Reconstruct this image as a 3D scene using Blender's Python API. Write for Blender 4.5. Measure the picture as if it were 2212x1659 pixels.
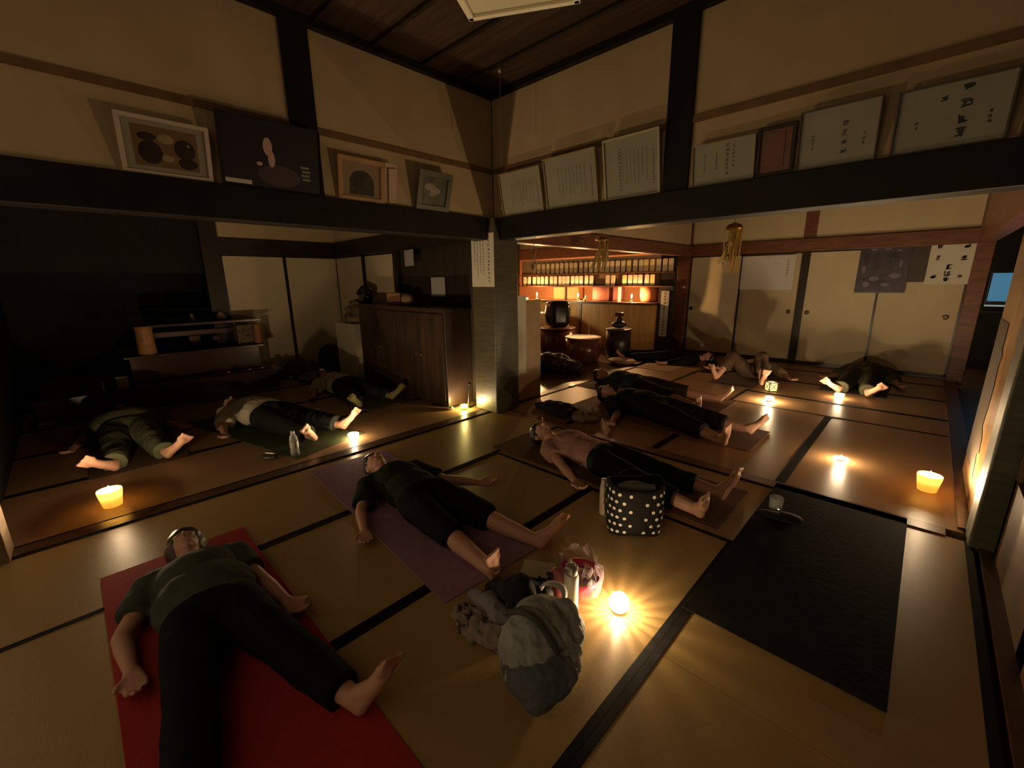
import bpy, bmesh, math, random
import numpy as np
from mathutils import Vector, Matrix, Euler, noise
random.seed(7)
PI = math.pi; R = math.radians
SC = bpy.context.scene; COL = SC.collection
for o in list(bpy.data.objects): bpy.data.objects.remove(o)

# ---------------------------------------------------------------- camera
F = 915.4
cd = bpy.data.cameras.new('camera'); cam = bpy.data.objects.new('camera', cd); COL.objects.link(cam)
_r = Vector((0.71955, 0.69435, -0.01138)); _u = Vector((-0.15686, 0.17847, 0.97136)); _f = Vector((-0.67649, 0.69716, -0.23733))
m = Matrix((( _r.x, _u.x, -_f.x), (_r.y, _u.y, -_f.y), (_r.z, _u.z, -_f.z))).to_4x4()
m.translation = Vector((3.2737, -3.1393, 1.374)); cam.matrix_world = m
cd.sensor_fit = 'HORIZONTAL'; cd.sensor_width = 36; cd.lens = F/2212*36; cd.clip_start = .02; cd.clip_end = 60
SC.camera = cam
# ---------------------------------------------------------------- world: faint warm fill added for general brightness, no known source
w = bpy.data.worlds.new('world'); SC.world = w; w.use_nodes = True
w.node_tree.nodes['Background'].inputs[0].default_value = (1, .70, .40, 1)
w.node_tree.nodes['Background'].inputs[1].default_value = .085
vs = SC.view_settings
vs.view_transform = 'Standard'; vs.look = 'None'; vs.gamma = 1; vs.use_curve_mapping = False; vs.exposure = 2.0
CANDLE = 6.5
SC.cycles.max_bounces = 8; SC.cycles.diffuse_bounces = 4; SC.cycles.sample_clamp_indirect = 2.0
SC.cycles.caustics_reflective = False; SC.cycles.caustics_refractive = False

# ---------------------------------------------------------------- materials
MATS = {}
def mat(name, col, rough=.7, spec=.4, metal=0, var=0, scale=8, stretch=(1, 1, 1), bump=0, sheen=0, emit=None, es=0, trans=0):
    if name in MATS: return MATS[name]
    M = bpy.data.materials.new(name); M.use_nodes = True; nt = M.node_tree; b = nt.nodes['Principled BSDF']
    b.inputs['Base Color'].default_value = (*col, 1); b.inputs['Roughness'].default_value = rough
    b.inputs['Specular IOR Level'].default_value = spec; b.inputs['Metallic'].default_value = metal
    if sheen: b.inputs['Sheen Weight'].default_value = sheen
    if trans: b.inputs['Transmission Weight'].default_value = trans
    if emit: b.inputs['Emission Color'].default_value = (*emit, 1); b.inputs['Emission Strength'].default_value = es
    if var or bump:
        tc = nt.nodes.new('ShaderNodeTexCoord'); mp = nt.nodes.new('ShaderNodeMapping'); n = nt.nodes.new('ShaderNodeTexNoise')
        mp.inputs['Scale'].default_value = stretch; n.inputs['Scale'].default_value = scale; n.inputs['Detail'].default_value = 5
        nt.links.new(tc.outputs['Object'], mp.inputs['Vector']); nt.links.new(mp.outputs[0], n.inputs['Vector'])
        if var:
            cr = nt.nodes.new('ShaderNodeValToRGB')
            cr.color_ramp.elements[0].position = .3; cr.color_ramp.elements[1].position = .7
            cr.color_ramp.elements[0].color = (*[c*(1-var) for c in col], 1); cr.color_ramp.elements[1].color = (*[min(1, c*(1+var)) for c in col], 1)
            nt.links.new(n.outputs['Fac'], cr.inputs[0]); nt.links.new(cr.outputs[0], b.inputs['Base Color'])
        if bump:
            bp = nt.nodes.new('ShaderNodeBump'); bp.inputs['Strength'].default_value = bump; bp.inputs['Distance'].default_value = .01
            nt.links.new(n.outputs['Fac'], bp.inputs['Height']); nt.links.new(bp.outputs[0], b.inputs['Normal'])
    MATS[name] = M; return M
def thin(name, col, alpha, rough=.05, tint=None):          # thin clear sheet: lets light straight through, with gloss on top
    M = bpy.data.materials.new(name); M.use_nodes = True; nt = M.node_tree; nt.nodes.clear()
    o = nt.nodes.new('ShaderNodeOutputMaterial'); t = nt.nodes.new('ShaderNodeBsdfTransparent'); t.inputs[0].default_value = (*(tint or [.6+.4*c for c in col]), 1)
    p = nt.nodes.new('ShaderNodeBsdfPrincipled'); p.inputs['Base Color'].default_value = (*col, 1); p.inputs['Roughness'].default_value = rough
    mx = nt.nodes.new('ShaderNodeMixShader'); mx.inputs[0].default_value = alpha
    nt.links.new(t.outputs[0], mx.inputs[1]); nt.links.new(p.outputs[0], mx.inputs[2]); nt.links.new(mx.outputs[0], o.inputs[0])
    MATS[name] = M; return M
def glow(name, col, t=.75, clear=0):             # wax, frosted glass or paper: passes the flame's light diffusely
    M = bpy.data.materials.new(name); M.use_nodes = True; nt = M.node_tree; nt.nodes.clear()
    o = nt.nodes.new('ShaderNodeOutputMaterial'); a = nt.nodes.new('ShaderNodeBsdfTranslucent'); a.inputs[0].default_value = (*col, 1)
    p = nt.nodes.new('ShaderNodeBsdfPrincipled'); p.inputs['Base Color'].default_value = (*col, 1); p.inputs['Roughness'].default_value = .25
    mx = nt.nodes.new('ShaderNodeMixShader'); mx.inputs[0].default_value = t
    nt.links.new(p.outputs[0], mx.inputs[1]); nt.links.new(a.outputs[0], mx.inputs[2])
    if clear:
        tr = nt.nodes.new('ShaderNodeBsdfTransparent'); m2 = nt.nodes.new('ShaderNodeMixShader'); m2.inputs[0].default_value = clear
        nt.links.new(mx.outputs[0], m2.inputs[1]); nt.links.new(tr.outputs[0], m2.inputs[2]); nt.links.new(m2.outputs[0], o.inputs[0])
    else: nt.links.new(mx.outputs[0], o.inputs[0])
    MATS[name] = M; return M
WOOD = mat('dark_wood', (.022, .014, .009), .42, .35, var=.35, scale=6, stretch=(1, 1, 12), bump=.1)
BEAM = mat('black_beam', (.011, .008, .006), .5, .25, var=.3, scale=5, bump=.1)
RWOOD = mat('red_brown_wood', (.16, .060, .028), .4, .5, var=.3, scale=5, stretch=(1, 1, 6), bump=.1)
BWOOD = mat('golden_board', (.58, .34, .12), .45, .4, var=.2, scale=3, stretch=(6, 6, .5), bump=.08)
CEILW = mat('ceiling_board', (.060, .032, .020), .55, .3, var=.35, scale=3, stretch=(1, 14, 1), bump=.1)
PLAST = mat('ochre_plaster', (.46, .345, .20), .9, .2, var=.07, scale=3, bump=.12)
PLASTL = mat('pale_plaster', (.55, .46, .29), .9, .2, var=.06, scale=3, bump=.1)
FUSU = mat('fusuma_paper', (.56, .47, .31), .8, .25, var=.05, scale=2.5, bump=.03)
FRAME = mat('black_lacquer', (.018, .012, .009), .3, .5)
TATAMI = mat('tatami_straw', (.36, .235, .090), .36, .42, var=.10, scale=30, stretch=(1, 18, 1), bump=.10)
TATAMIB = mat('tatami_straw_far', (.33, .185, .085), .38, .42, var=.10, scale=30, stretch=(18, 1, 1), bump=.10)
TATAMIC = mat('tatami_straw_left', (.34, .20, .10), .42, .4, var=.12, scale=30, stretch=(1, 18, 1), bump=.10)
HERI = mat('tatami_border_cloth', (.010, .008, .007), .85, .15)
SILL = mat('sill_wood', (.10, .052, .028), .3, .5, var=.3, scale=6, stretch=(3, 3, 1), bump=.05)
PAPER = mat('white_paper', (.62, .58, .47), .7, .3, var=.04, scale=6)
CERT = mat('certificate_paper', (.50, .47, .35), .6, .3, var=.05, scale=5)
INK = mat('black_ink', (.03, .03, .028), .7); INKG = mat('faded_ink', (.19, .17, .13), .7)
GLASS = thin('picture_glass', (.02, .02, .02), .12, .02, (1, 1, 1))
CLEAR = thin('clear_glass', (.9, .93, .9), .22, .03)
FILM = thin('clear_plastic', (.55, .45, .48), .17, .12)
BLK = mat('black_plastic', (.012, .012, .013), .25, .4)
SKIN = mat('skin', (.50, .27, .18), .55, .35, var=.05, scale=7)
BRASS = mat('brass', (.65, .42, .13), .28, .5, 1, var=.1)
SILVER = mat('silver_metal', (.7, .68, .64), .22, .5, 1)
GOLD = mat('gold_foil', (.70, .47, .12), .3, .5, .7, var=.25, scale=30)
FLAME = mat('candle_flame', (1, .8, .5), emit=(1, .71, .40), es=300*CANDLE)
FLAMED = mat('low_flame', (1, .8, .5), emit=(1, .72, .42), es=200*CANDLE)
FLAMEB = mat('tall_flame', (1, .8, .5), emit=(1, .55, .22), es=215*CANDLE)
WAX = glow('candle_wax', (1, .82, .42), .85)
WAXW = glow('white_wax', (.95, .88, .70), .7)
FROST = glow('cut_glass', (1, .97, .85), .6, .45)
WICK = mat('wick', (.02, .02, .02), .9)

# ---------------------------------------------------------------- mesh builder
class MB:
    def __init__(s): s.v = []; s.f = []; s.m = []
    def add(s, vs, fs, mi=0):
        n = len(s.v); s.v += [tuple(map(float, v)) for v in vs]; s.f += [tuple(i+n for i in f) for f in fs]; s.m += [mi]*len(fs); return s
    def box(s, a, b, mi=0):
        x0, x1 = sorted((a[0], b[0])); y0, y1 = sorted((a[1], b[1])); z0, z1 = sorted((a[2], b[2]))
        return s.add([(x0,y0,z0),(x1,y0,z0),(x1,y1,z0),(x0,y1,z0),(x0,y0,z1),(x1,y0,z1),(x1,y1,z1),(x0,y1,z1)],
            [(0,3,2,1),(4,5,6,7),(0,1,5,4),(1,2,6,5),(2,3,7,6),(3,0,4,7)], mi)
    def obox(s, c, size, M, mi=0):
        hx, hy, hz = [q/2 for q in size]; c = Vector(c)
        P = [c + M @ Vector((x*hx, y*hy, z*hz)) for z in (-1, 1) for x, y in ((-1,-1),(1,-1),(1,1),(-1,1))]
        return s.add(P, [(0,3,2,1),(4,5,6,7),(0,1,5,4),(1,2,6,5),(2,3,7,6),(3,0,4,7)], mi)
    def lathe(s, prof, c=(0,0,0), n=20, mi=0, axis=None, close=True):
        c = Vector(c); Q = Vector((0,0,1)).rotation_difference(Vector(axis).normalized()) if axis else None
        V = []
        for r, z in prof:
            for k in range(n):
                p = Vector((r*math.cos(2*PI*k/n), r*math.sin(2*PI*k/n), z))
                V.append(c + (Q @ p if Q else p))
        Fs = []
        for j in range(len(prof)-1):
            for k in range(n): a = j*n+k; b = j*n+(k+1)%n; Fs.append((a, b, b+n, a+n))
        if close: Fs.append(tuple(range(n-1, -1, -1))); Fs.append(tuple((len(prof)-1)*n+k for k in range(n)))
        return s.add(V, Fs, mi)
    def ell(s, c, r, mi=0, n=14, M=None):
        V = []; Fs = []; h = n//2+1; c = Vector(c)
        for j in range(1, h):
            t = PI*j/h
            for k in range(n):
                a = 2*PI*k/n; p = Vector((r[0]*math.sin(t)*math.cos(a), r[1]*math.sin(t)*math.sin(a), r[2]*math.cos(t)))
                V.append(c + (M @ p if M else p))
        for q in (Vector((0,0,r[2])), Vector((0,0,-r[2]))): V.append(c + (M @ q if M else q))
        T = len(V)-2; B = T+1
        for j in range(h-2):
            for k in range(n): a = j*n+k; b = j*n+(k+1)%n; Fs.append((a, a+n, b+n, b))
        for k in range(n): Fs.append((T, k, (k+1)%n)); Fs.append((B, (h-2)*n+(k+1)%n, (h-2)*n+k))
        return s.add(V, Fs, mi)
    def cone(s, a, b, ra, rb, mi=0, n=12, flat=1):
        a = Vector(a); b = Vector(b); d = (b-a)
        if d.length < 1e-6: return s
        d.normalize(); x = d.cross(Vector((0,0,1)))
        if x.length < .05: x = d.cross(Vector((0,1,0)))
        x.normalize(); y = x.cross(d)
        V = [p + (x*math.cos(2*PI*k/n) + y*math.sin(2*PI*k/n)*flat)*r for p, r in ((a, ra), (b, rb)) for k in range(n)]
        return s.add(V, [(k, (k+1)%n, (k+1)%n+n, k+n) for k in range(n)] + [tuple(range(n-1,-1,-1)), tuple(range(n, 2*n))], mi)
    def limb(s, pts, rad, mi=0, n=12):
        for i, p in enumerate(pts): s.ell(p, (rad[i],)*3, mi, n)
        for i in range(len(pts)-1): s.cone(pts[i], pts[i+1], rad[i], rad[i+1], mi, n)
        return s
    def tube(s, pts, r, mi=0, n=8):
        for i in range(len(pts)-1): s.cone(pts[i], pts[i+1], r, r, mi, n)
        return s
def setp(o, label=None, cat=None, group=None, kind=None):
    for k, v in (('label', label), ('category', cat), ('group', group), ('kind', kind)):
        if v: o[k] = v
    return o
def link(name, me, parent=None):
    o = bpy.data.objects.new(name, me); COL.objects.link(o)
    if parent: o.parent = parent
    return o
def build(name, mb, mats, parent=None, smooth=False, bevel=0, W=False):
    if not isinstance(mats, (list, tuple)): mats = [mats]
    me = bpy.data.meshes.new(name); off = parent.location if (parent and W) else Vector((0,0,0))
    me.from_pydata([tuple(Vector(v)-off) for v in mb.v], [], mb.f)
    for q in mats: me.materials.append(q)
    for p, i in zip(me.polygons, mb.m): p.material_index = i; p.use_smooth = smooth
    me.update(); o = link(name, me, parent)
    bm = bmesh.new(); bm.from_mesh(me); bmesh.ops.recalc_face_normals(bm, faces=bm.faces); bm.to_mesh(me); bm.free()
    if bevel:
        b = o.modifiers.new('bevel', 'BEVEL'); b.width = bevel; b.segments = 2; b.limit_method = 'ANGLE'
    return o
def thing(name, label, cat, loc=(0,0,0), rz=0, group=None):
    o = bpy.data.objects.new(name, None); COL.objects.link(o); o.empty_display_size = .1
    o.location = loc; o.rotation_euler = (0, 0, rz); return setp(o, label, cat, group)
def struct(name, mb, mats, **k): return setp(build(name, mb, mats, **k), kind='structure')
def own(name, mb, mats, label, cat, loc=(0,0,0), rz=0, group=None, **k):
    o = build(name, mb, mats, **k); o.location = loc; o.rotation_euler = (0, 0, rz); return setp(o, label, cat, group)
def remesh(name, mb, material, parent=None, voxel=.008, smooth=3, disp=0, dscale=6, zmin=None, seed=0, mats=None, colorfn=None):
    me = bpy.data.meshes.new('t'); me.from_pydata(mb.v, [], mb.f); me.update()
    bm = bmesh.new(); bm.from_mesh(me); bmesh.ops.recalc_face_normals(bm, faces=bm.faces); bm.to_mesh(me); bm.free()
    o = link('t', me); r = o.modifiers.new('r', 'REMESH'); r.mode = 'VOXEL'; r.voxel_size = voxel
    if smooth: s = o.modifiers.new('s', 'SMOOTH'); s.iterations = smooth; s.factor = .5
    dg = bpy.context.evaluated_depsgraph_get(); ev = o.evaluated_get(dg); m2 = bpy.data.meshes.new_from_object(ev)
    bpy.data.objects.remove(o); bpy.data.meshes.remove(me); m2.name = name
    if disp:
        for v in m2.vertices:
            p = v.co*dscale + Vector((seed, 0, 0))
            q = noise.noise(p)*.6 + (1-abs(noise.noise(p*1.9+Vector((5,5,5)))))*.5 - .4
            v.co += v.normal*disp*q
    if zmin is not None:
        A_ = np.empty(len(m2.vertices)*3, dtype=np.float32); m2.vertices.foreach_get('co', A_); Z_ = A_[2::3]
        A_[2::3] = np.where(Z_ < zmin, zmin+(Z_-zmin)*.03, Z_); m2.vertices.foreach_set('co', A_)
    m2.materials.clear()
    for q in (mats or [material]): m2.materials.append(q)
    m2.polygons.foreach_set('use_smooth', [True]*len(m2.polygons)); m2.polygons.foreach_set('material_index', [0]*len(m2.polygons))
    m2.update(); return link(name, m2, parent)
def copy_tree(o, parent=None):
    c = o.copy(); COL.objects.link(c)
    if parent: c.parent = parent
    for ch in list(o.children): copy_tree(ch, c)
    return c

# ================================================================ SETTING
H1, H2, HC = 1.76, 1.965, 3.05        # underside and top of the lintel beams, ceiling
# --- floors with tatami
def mats_floor(rects, mi):
    b = MB()
    for x0, x1, y0, y1, ax in rects:
        g = .0006; b.box((x0+g, y0+g, -.05), (x1-g, y1-g, 0), mi)
        w_ = .030
        if ax == 'x': # long side along x: cloth on the two long edges
            b.box((x0+g, y0+g, 0), (x1-g, y0+w_, .0018), 1); b.box((x0+g, y1-w_, 0), (x1-g, y1-g, .0018), 1)
        else:
            b.box((x0+g, y0+g, 0), (x0+w_, y1-g, .0018), 1); b.box((x1-w_, y0+g, 0), (x1-g, y1-g, .0018), 1)
    return b
T = .91
b = mats_floor([(T,2*T,-3*T,-T,'y'),(2*T,3*T,-3*T,-T,'y'),(3*T,4*T,-2*T,-.05,'y'),(3*T,4*T,-4*T,-2*T,'y'),
    (T,3*T,-4*T,-3*T,'x'),(.05,T,-4*T,-2*T,'y'),(.05,T,-2*T,-.05,'y'),(T,3*T,-T,-.05,'x')], 0)
for x0, x1, y0, y1, ax in [(2*T,3*T,.05,2.0,'y'),(3*T,4*T,.05,2.0,'y'),(T,2*T,.05,1.55,'y'),(0.05,T,.05,1.9,'y'),(2*T,4*T,2.0,2.6,'x'),(2*T,4*T,2.6,3.5,'x'),
        (2*T,4*T,3.5,4.4,'x'),(2*T,4*T,4.4,4.97,'x'),(T,2*T,1.55,3.3,'y'),(.05,T,1.9,3.7,'y'),(.05,2*T,3.7,4.97,'x')]:
    q = mats_floor([(x0,x1,y0,y1,ax)], 2); b.add(q.v, q.f); b.m[-len(q.f):] = q.m
for i in range(4):
    for j in range(2):
        q = mats_floor([(-.05-T*(i+1), -.05-T*i, -.05-T*2*(j+1), -.05-T*2*j, 'y')], 3); b.add(q.v, q.f); b.m[-len(q.f):] = q.m
b.box((-4.7, .05, -.06), (-.05, 6.2, -.004), 4); b.box((3.69, -4.5, -.16), (5.2, 9.5, -.10), 4); b.box((-6, -9, -.2), (3.69, -4*T-.05, -.04), 4); b.box((-5.2,-3.8,-.07),(3.7,5.2,-.051),4)
struct('floor', b, [TATAMI, HERI, TATAMIB, TATAMIC, SILL])
# --- thresholds
struct('trim_1', MB().box((-.05, -4*T, -.03), (.05, -.17, .006)), SILL)
struct('trim_2', MB().box((.17, -.05, -.03), (4*T-.1, .05, .006)), RWOOD)
struct('trim_3', MB().box((-.05, .17, -.03), (.05, 4.9, .006)), RWOOD)
struct('trim_4', MB().box((-4*T, -.05, -.03), (-.17, .05, .008)), SILL)
struct('trim_5', MB().box((.05, 4.95, 0), (4*T, 5.05, .035)), FRAME)
struct('trim_6', MB().box((4*T-.05, .1, -.03), (4*T+.06, 4.9, .01)), SILL)
# --- posts
struct('wall_pillar', MB().box((-.17, -.17, 0), (.17, .17, H2)), mat('centre_post', (.075, .062, .035), .4, .5, var=.25, scale=5, stretch=(1,1,8), bump=.1), bevel=.012)
struct('wall_corner_post', MB().box((-.05,-.05,H2),(.05,.05,HC)), BEAM)
struct('wall_post_left', MB().box((-.10, -4*T-.10, -.05), (.10, -4*T+.07, HC)), mat('worn_post', (.20,.13,.08), .3, .5, var=.35, scale=5, stretch=(1,1,6), bump=.1), bevel=.012)
struct('wall_post_right', MB().box((4*T-.02, -.10, -.05), (4*T+.17, .12, HC)), mat('green_brown_post', (.075, .072, .042), .4, .5, var=.25, scale=5, stretch=(1,1,8), bump=.1), bevel=.01)
struct('wall_post_far_right', MB().box((4*T-.04, 4.86, -.05), (4*T+.12, 5.1, HC)), RWOOD, bevel=.008)
struct('wall_post_far_left', MB().box((-.17, 4.86, 0), (.03, 5.1, HC)), RWOOD, bevel=.008)
struct('wall_strut_left', MB().box((-.06, -1.90, H2), (.065, -1.72, HC)), BEAM, bevel=.004)
struct('wall_strut_right', MB().box((1.79, -.065, H2), (1.97, .06, HC)), BEAM, bevel=.004)
struct('wall_post_back', MB().box((-4*T-.06, -1.80, 0), (-4*T+.05, -1.60, HC)), WOOD)
struct('wall_post_partition', MB().box((-1.86, -.07, 0), (-1.75, .06, H1)), WOOD)
# --- beams (lintels) between the rooms
struct('wall_beam_left', MB().box((-.09, -4*T, H1), (.09, -.17, H2)), BEAM, bevel=.006)
struct('wall_beam_right', MB().box((.17, -.09, H1), (4*T, .09, H2)), BEAM, bevel=.006)
struct('wall_beam_far', MB().box((-.07, .17, H1), (.07, 4.9, H2-.03)), RWOOD, bevel=.006)
struct('wall_beam_partition', MB().box((-4*T, -.08, H1), (-.17, .08, H2)), WOOD, bevel=.006)
# --- plaster above the beams, with the thin upper rail
struct('wall_left_upper', MB().box((-.045, -4*T, H2), (.045, -.05, HC)), PLAST)
struct('wall_right_upper', MB().box((.05, -.045, H2), (4*T, .045, HC)), PLAST)
struct('wall_far_upper', MB().box((-.03, .05, H2-.03), (.03, 4.9, HC)), PLAST)
struct('wall_partition_upper', MB().box((-4*T, -.03, H2), (-.05, .03, HC)), PLAST)
RAIL = mat('rail_wood', (.17, .095, .045), .5, .4, var=.2)
struct('trim_7', MB().box((-.055, -4*T, 2.37), (.06, -.06, 2.41)), RAIL)
struct('trim_8', MB().box((.06, -.06, 2.37), (4*T, .055, 2.41)), RAIL)
struct('trim_9', MB().box((.045, -4*T, HC-.05), (.10, -.05, HC)), BEAM)
struct('trim_10', MB().box((.05, -.10, HC-.05), (4*T, -.045, HC)), BEAM)
# --- ceilings
b = MB(); b.box((0, -4*T-.1, HC), (4*T+.2, 0, HC+.04))
for i in range(1, 9): b.box((0, -i*.42-.015, HC-.022), (4*T, -i*.42+.015, HC), 1)
b.box((-4*T-.2, -4*T-.1, 2.75), (-.045, -.03, 2.79)); b.box((-4.7, .03, 2.75), (-.03, 6.2, 2.79)); b.box((.03, .045, 2.75), (4*T+.2, 5.1, 2.79)); b.box((4*T+.14, -4.5, 2.3), (5.3, 9.5, 2.34))
struct('ceiling', b, [CEILW, WOOD])
# --- far wall of the right-hand room: four sliding doors under a red-brown lintel
struct('wall_far_lintel', MB().box((0, 4.93, H1), (4*T, 5.08, H2-.02)), RWOOD, bevel=.004)
struct('wall_far', MB().box((0, 4.99, H2-.02), (4*T+.1, 5.06, HC)), PLASTL)
struct('wall_far_strut', MB().box((1.73, 4.965, H2-.02), (1.89, 5.0, HC)), RWOOD)
def fusuma(i, x0, x1, y, z0, z1, kx, axis='x', m_=FUSU):
    b = MB(); fr = .022
    def bx(a0, a1, c0, c1, d0, d1, mi=0):
        b.box((a0, y+d0, c0), (a1, y+d1, c1), mi) if axis == 'x' else b.box((y+d0, a0, c0), (y+d1, a1, c1), mi)
    bx(x0+fr, x1-fr, z0+fr, z1-fr, -.012, .012)
    for A in ((x0, x0+fr, z0, z1), (x1-fr, x1, z0, z1), (x0, x1, z0, z0+fr), (x0, x1, z1-fr, z1)): bx(*A, -.018, .018, 1)
    o = struct('door_%d' % i, b, [m_, FRAME])
    if kx is not None:
        c = (kx, y-.012, .83) if axis == 'x' else (y+.012, kx, .83)
        build('handle', MB().lathe([(.034, 0), (.034, .006), (.026, .008), (.022, .003), (.001, .003)], c, 20, 0, (0,-1,0) if axis == 'x' else (1,0,0)), mat('dark_bronze', (.10,.07,.03), .35, .5, .9), o)
    return o
fusuma(1, .03, .90, 4.975, .035, H1, .10); fusuma(2, .87, 1.765, 5.012, .035, H1, 1.66)
fusuma(3, 1.84, 2.735, 4.975, .035, H1, 1.92); fusuma(4, 2.70, 3.60, 5.012, .035, H1, 3.47)
struct('wall_far_centre_post', MB().box((1.755, 4.95, 0), (1.85, 5.06, H1)), WOOD)
# --- left room: back wall, side walls, sliding doors, dark alcove behind the altar
struct('wall_back_left', MB().box((-4*T-.08, -.8, H2), (-4*T-.01, .06, HC)).box((-4*T-.08, -1.7, H2), (-4*T-.01, -.8, HC)), PLAST)
struct('wall_back_lintel', MB().box((-4*T-.08, -1.7, H1), (-4*T+.03, 0, H2)), WOOD)
fusuma(5, -1.60, -.80, -4*T, .02, H1, None, 'y'); fusuma(6, -.80, 0, -4*T, .02, H1, None, 'y')
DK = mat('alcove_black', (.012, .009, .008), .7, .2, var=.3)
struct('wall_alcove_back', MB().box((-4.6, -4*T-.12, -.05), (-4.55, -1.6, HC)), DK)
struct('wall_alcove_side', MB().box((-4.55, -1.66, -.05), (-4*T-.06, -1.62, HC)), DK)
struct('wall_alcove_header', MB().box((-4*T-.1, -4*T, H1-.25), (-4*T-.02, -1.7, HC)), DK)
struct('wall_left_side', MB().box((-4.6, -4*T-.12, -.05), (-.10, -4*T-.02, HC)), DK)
struct('wall_partition_boards', MB().box((-1.75, -.015, 0), (-.17, .03, H1)), mat('brown_board', (.030, .021, .014), .6, .3, var=.3, scale=4, stretch=(6,1,.6), bump=.08))
fusuma(7, -3.62, -2.75, -.02, .01, H1, None); fusuma(8, -2.75, -1.86, .01, .01, H1, None)
# --- bar room
OR = mat('orange_wall', (.62, .27, .12), .7, .3, var=.10, scale=3)
struct('wall_bar_back', MB().box((-4.7, 5.25, 0), (-.17, 5.3, HC)), OR)
struct('wall_bar_left', MB().box((-4.75, .03, 0), (-4.7, 5.3, HC)), OR)
struct('wall_bar_right', MB().box((-.17, 5.1, 0), (0.03, 5.3, HC)), WOOD)
struct('wall_bar_beam', MB().box((-4.7, 4.40, 1.83), (-.02, 4.52, 2.04)), RWOOD, bevel=.004)
struct('wall_bar_upper', MB().box((-4.7, 4.43, 2.04), (-.03, 4.48, 2.75)), PLASTL)
struct('wall_bar_post_left', MB().box((-4.02, 4.36, 0), (-3.74, 4.40, 2.75)), WOOD)
struct('wall_bar_post_right', MB().box((-.29, 4.41, 0), (-.02, 4.52, 1.83)), WOOD)
# --- corridor on the right
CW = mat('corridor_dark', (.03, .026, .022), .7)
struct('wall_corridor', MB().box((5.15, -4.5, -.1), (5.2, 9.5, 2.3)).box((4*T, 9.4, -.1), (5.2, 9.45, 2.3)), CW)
struct('wall_corridor_lintel', MB().box((4*T-.03, .12, H1), (4*T+.10, 4.9, HC)), RWOOD)
struct('wall_right_lintel', MB().box((4*T, -4.4, H1), (4*T+.12, -.10, HC)), mat('dim_wood', (.05,.03,.02), .5))
# sliding wooden door between the corridor and the right room, with a jagged-edged dark brown patch on its far part
o = struct('door_9', MB().box((4*T-.0, .30, .012), (4*T+.03, 1.15, H1)), mat('glossy_cedar', (.30, .165, .07), .22, .5, var=.45, scale=2.2, stretch=(1, 2.5, .8), bump=.05), bevel=.003)
b = MB(); pts = []; zz = .15
random.seed(3)
while zz < 1.1: pts.append((.58+.10*zz+random.uniform(-.07,.07), zz)); zz += random.uniform(.03,.10)
for (a, z0), (c, z1) in zip(pts, pts[1:]): b.add([(4*T-.003, 1.14, z0), (4*T-.003, a, z0), (4*T-.003, c, z1), (4*T-.003, 1.14, z1)], [(0,1,2,3)])
build('jagged_patch', b, mat('jagged_dark_brown', (.045,.03,.018), .8), o)
# right side of the near room: dark glazed sliding doors
for i, (y0, y1) in enumerate(((-.98, -.12), (-1.86, -1.0), (-2.74, -1.88))):
    b = MB(); x = 4*T+.07
    b.box((x, y0, .01), (x+.03, y0+.05, H1)); b.box((x, y1-.05, .01), (x+.03, y1, H1)); b.box((x, y0, .01), (x+.03, y1, .42)); b.box((x, y0, H1-.06), (x+.03, y1, H1)); b.box((x, y0, .85), (x+.03, y1, .89))
    o = struct('door_%d' % (10+i), b, mat('door_frame_brown', (.13, .07, .035), .35, .5, var=.3, scale=5))
    build('glass_pane', MB().box((x+.012, y0+.05, .42), (x+.018, y1-.05, H1-.06)), GLASS, o)
struct('baseboard_right', MB().box((4*T+.02, -4.2, -.05), (4*T+.12, -.10, .01)), SILL)

# ================================================================ writing helpers
def glyph(b, c, ux, uz, s, rnd, wgt=.10, mi=0, off=None):
    """brush strokes of one square character, illegible as in the photo; c centre, ux right, uz up"""
    c = Vector(c); ux = Vector(ux); uz = Vector(uz); nn = ux.cross(uz)*(off or .0015)
    for k in range(rnd.randint(5, 7)):
        if rnd.random() < .55: x0, x1 = -.42+rnd.random()*.2, .42-rnd.random()*.2; z = rnd.uniform(-.42, .42); A = (x0, z); B_ = (x1, z+.05)
        else: x = rnd.uniform(-.35, .35); A = (x, .42-rnd.random()*.3); B_ = (x+rnd.uniform(-.25, .2), -.42+rnd.random()*.3)
        a = c+ux*A[0]*s+uz*A[1]*s+nn; d = c+ux*B_[0]*s+uz*B_[1]*s+nn; t = (d-a).normalized(); p = t.cross(ux.cross(uz))*wgt*s*.5
        b.add([a-p, d-p*.6, d+p*.6, a+p], [(0,1,2,3)], mi)
def columns(b, org, ux, uz, w, h, cols, rnd, mi=0):
    """cols: (x fraction, top fraction, bottom fraction, character size)"""
    for xf, t, bt, s in cols:
        z = t
        while z-s/h > bt-1e-6:
            c = Vector(org)+Vector(ux)*w*xf+Vector(uz)*(h*z-s/2); glyph(b, c, ux, uz, s*.85, rnd, .16, mi); z -= s/h*1.12

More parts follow.
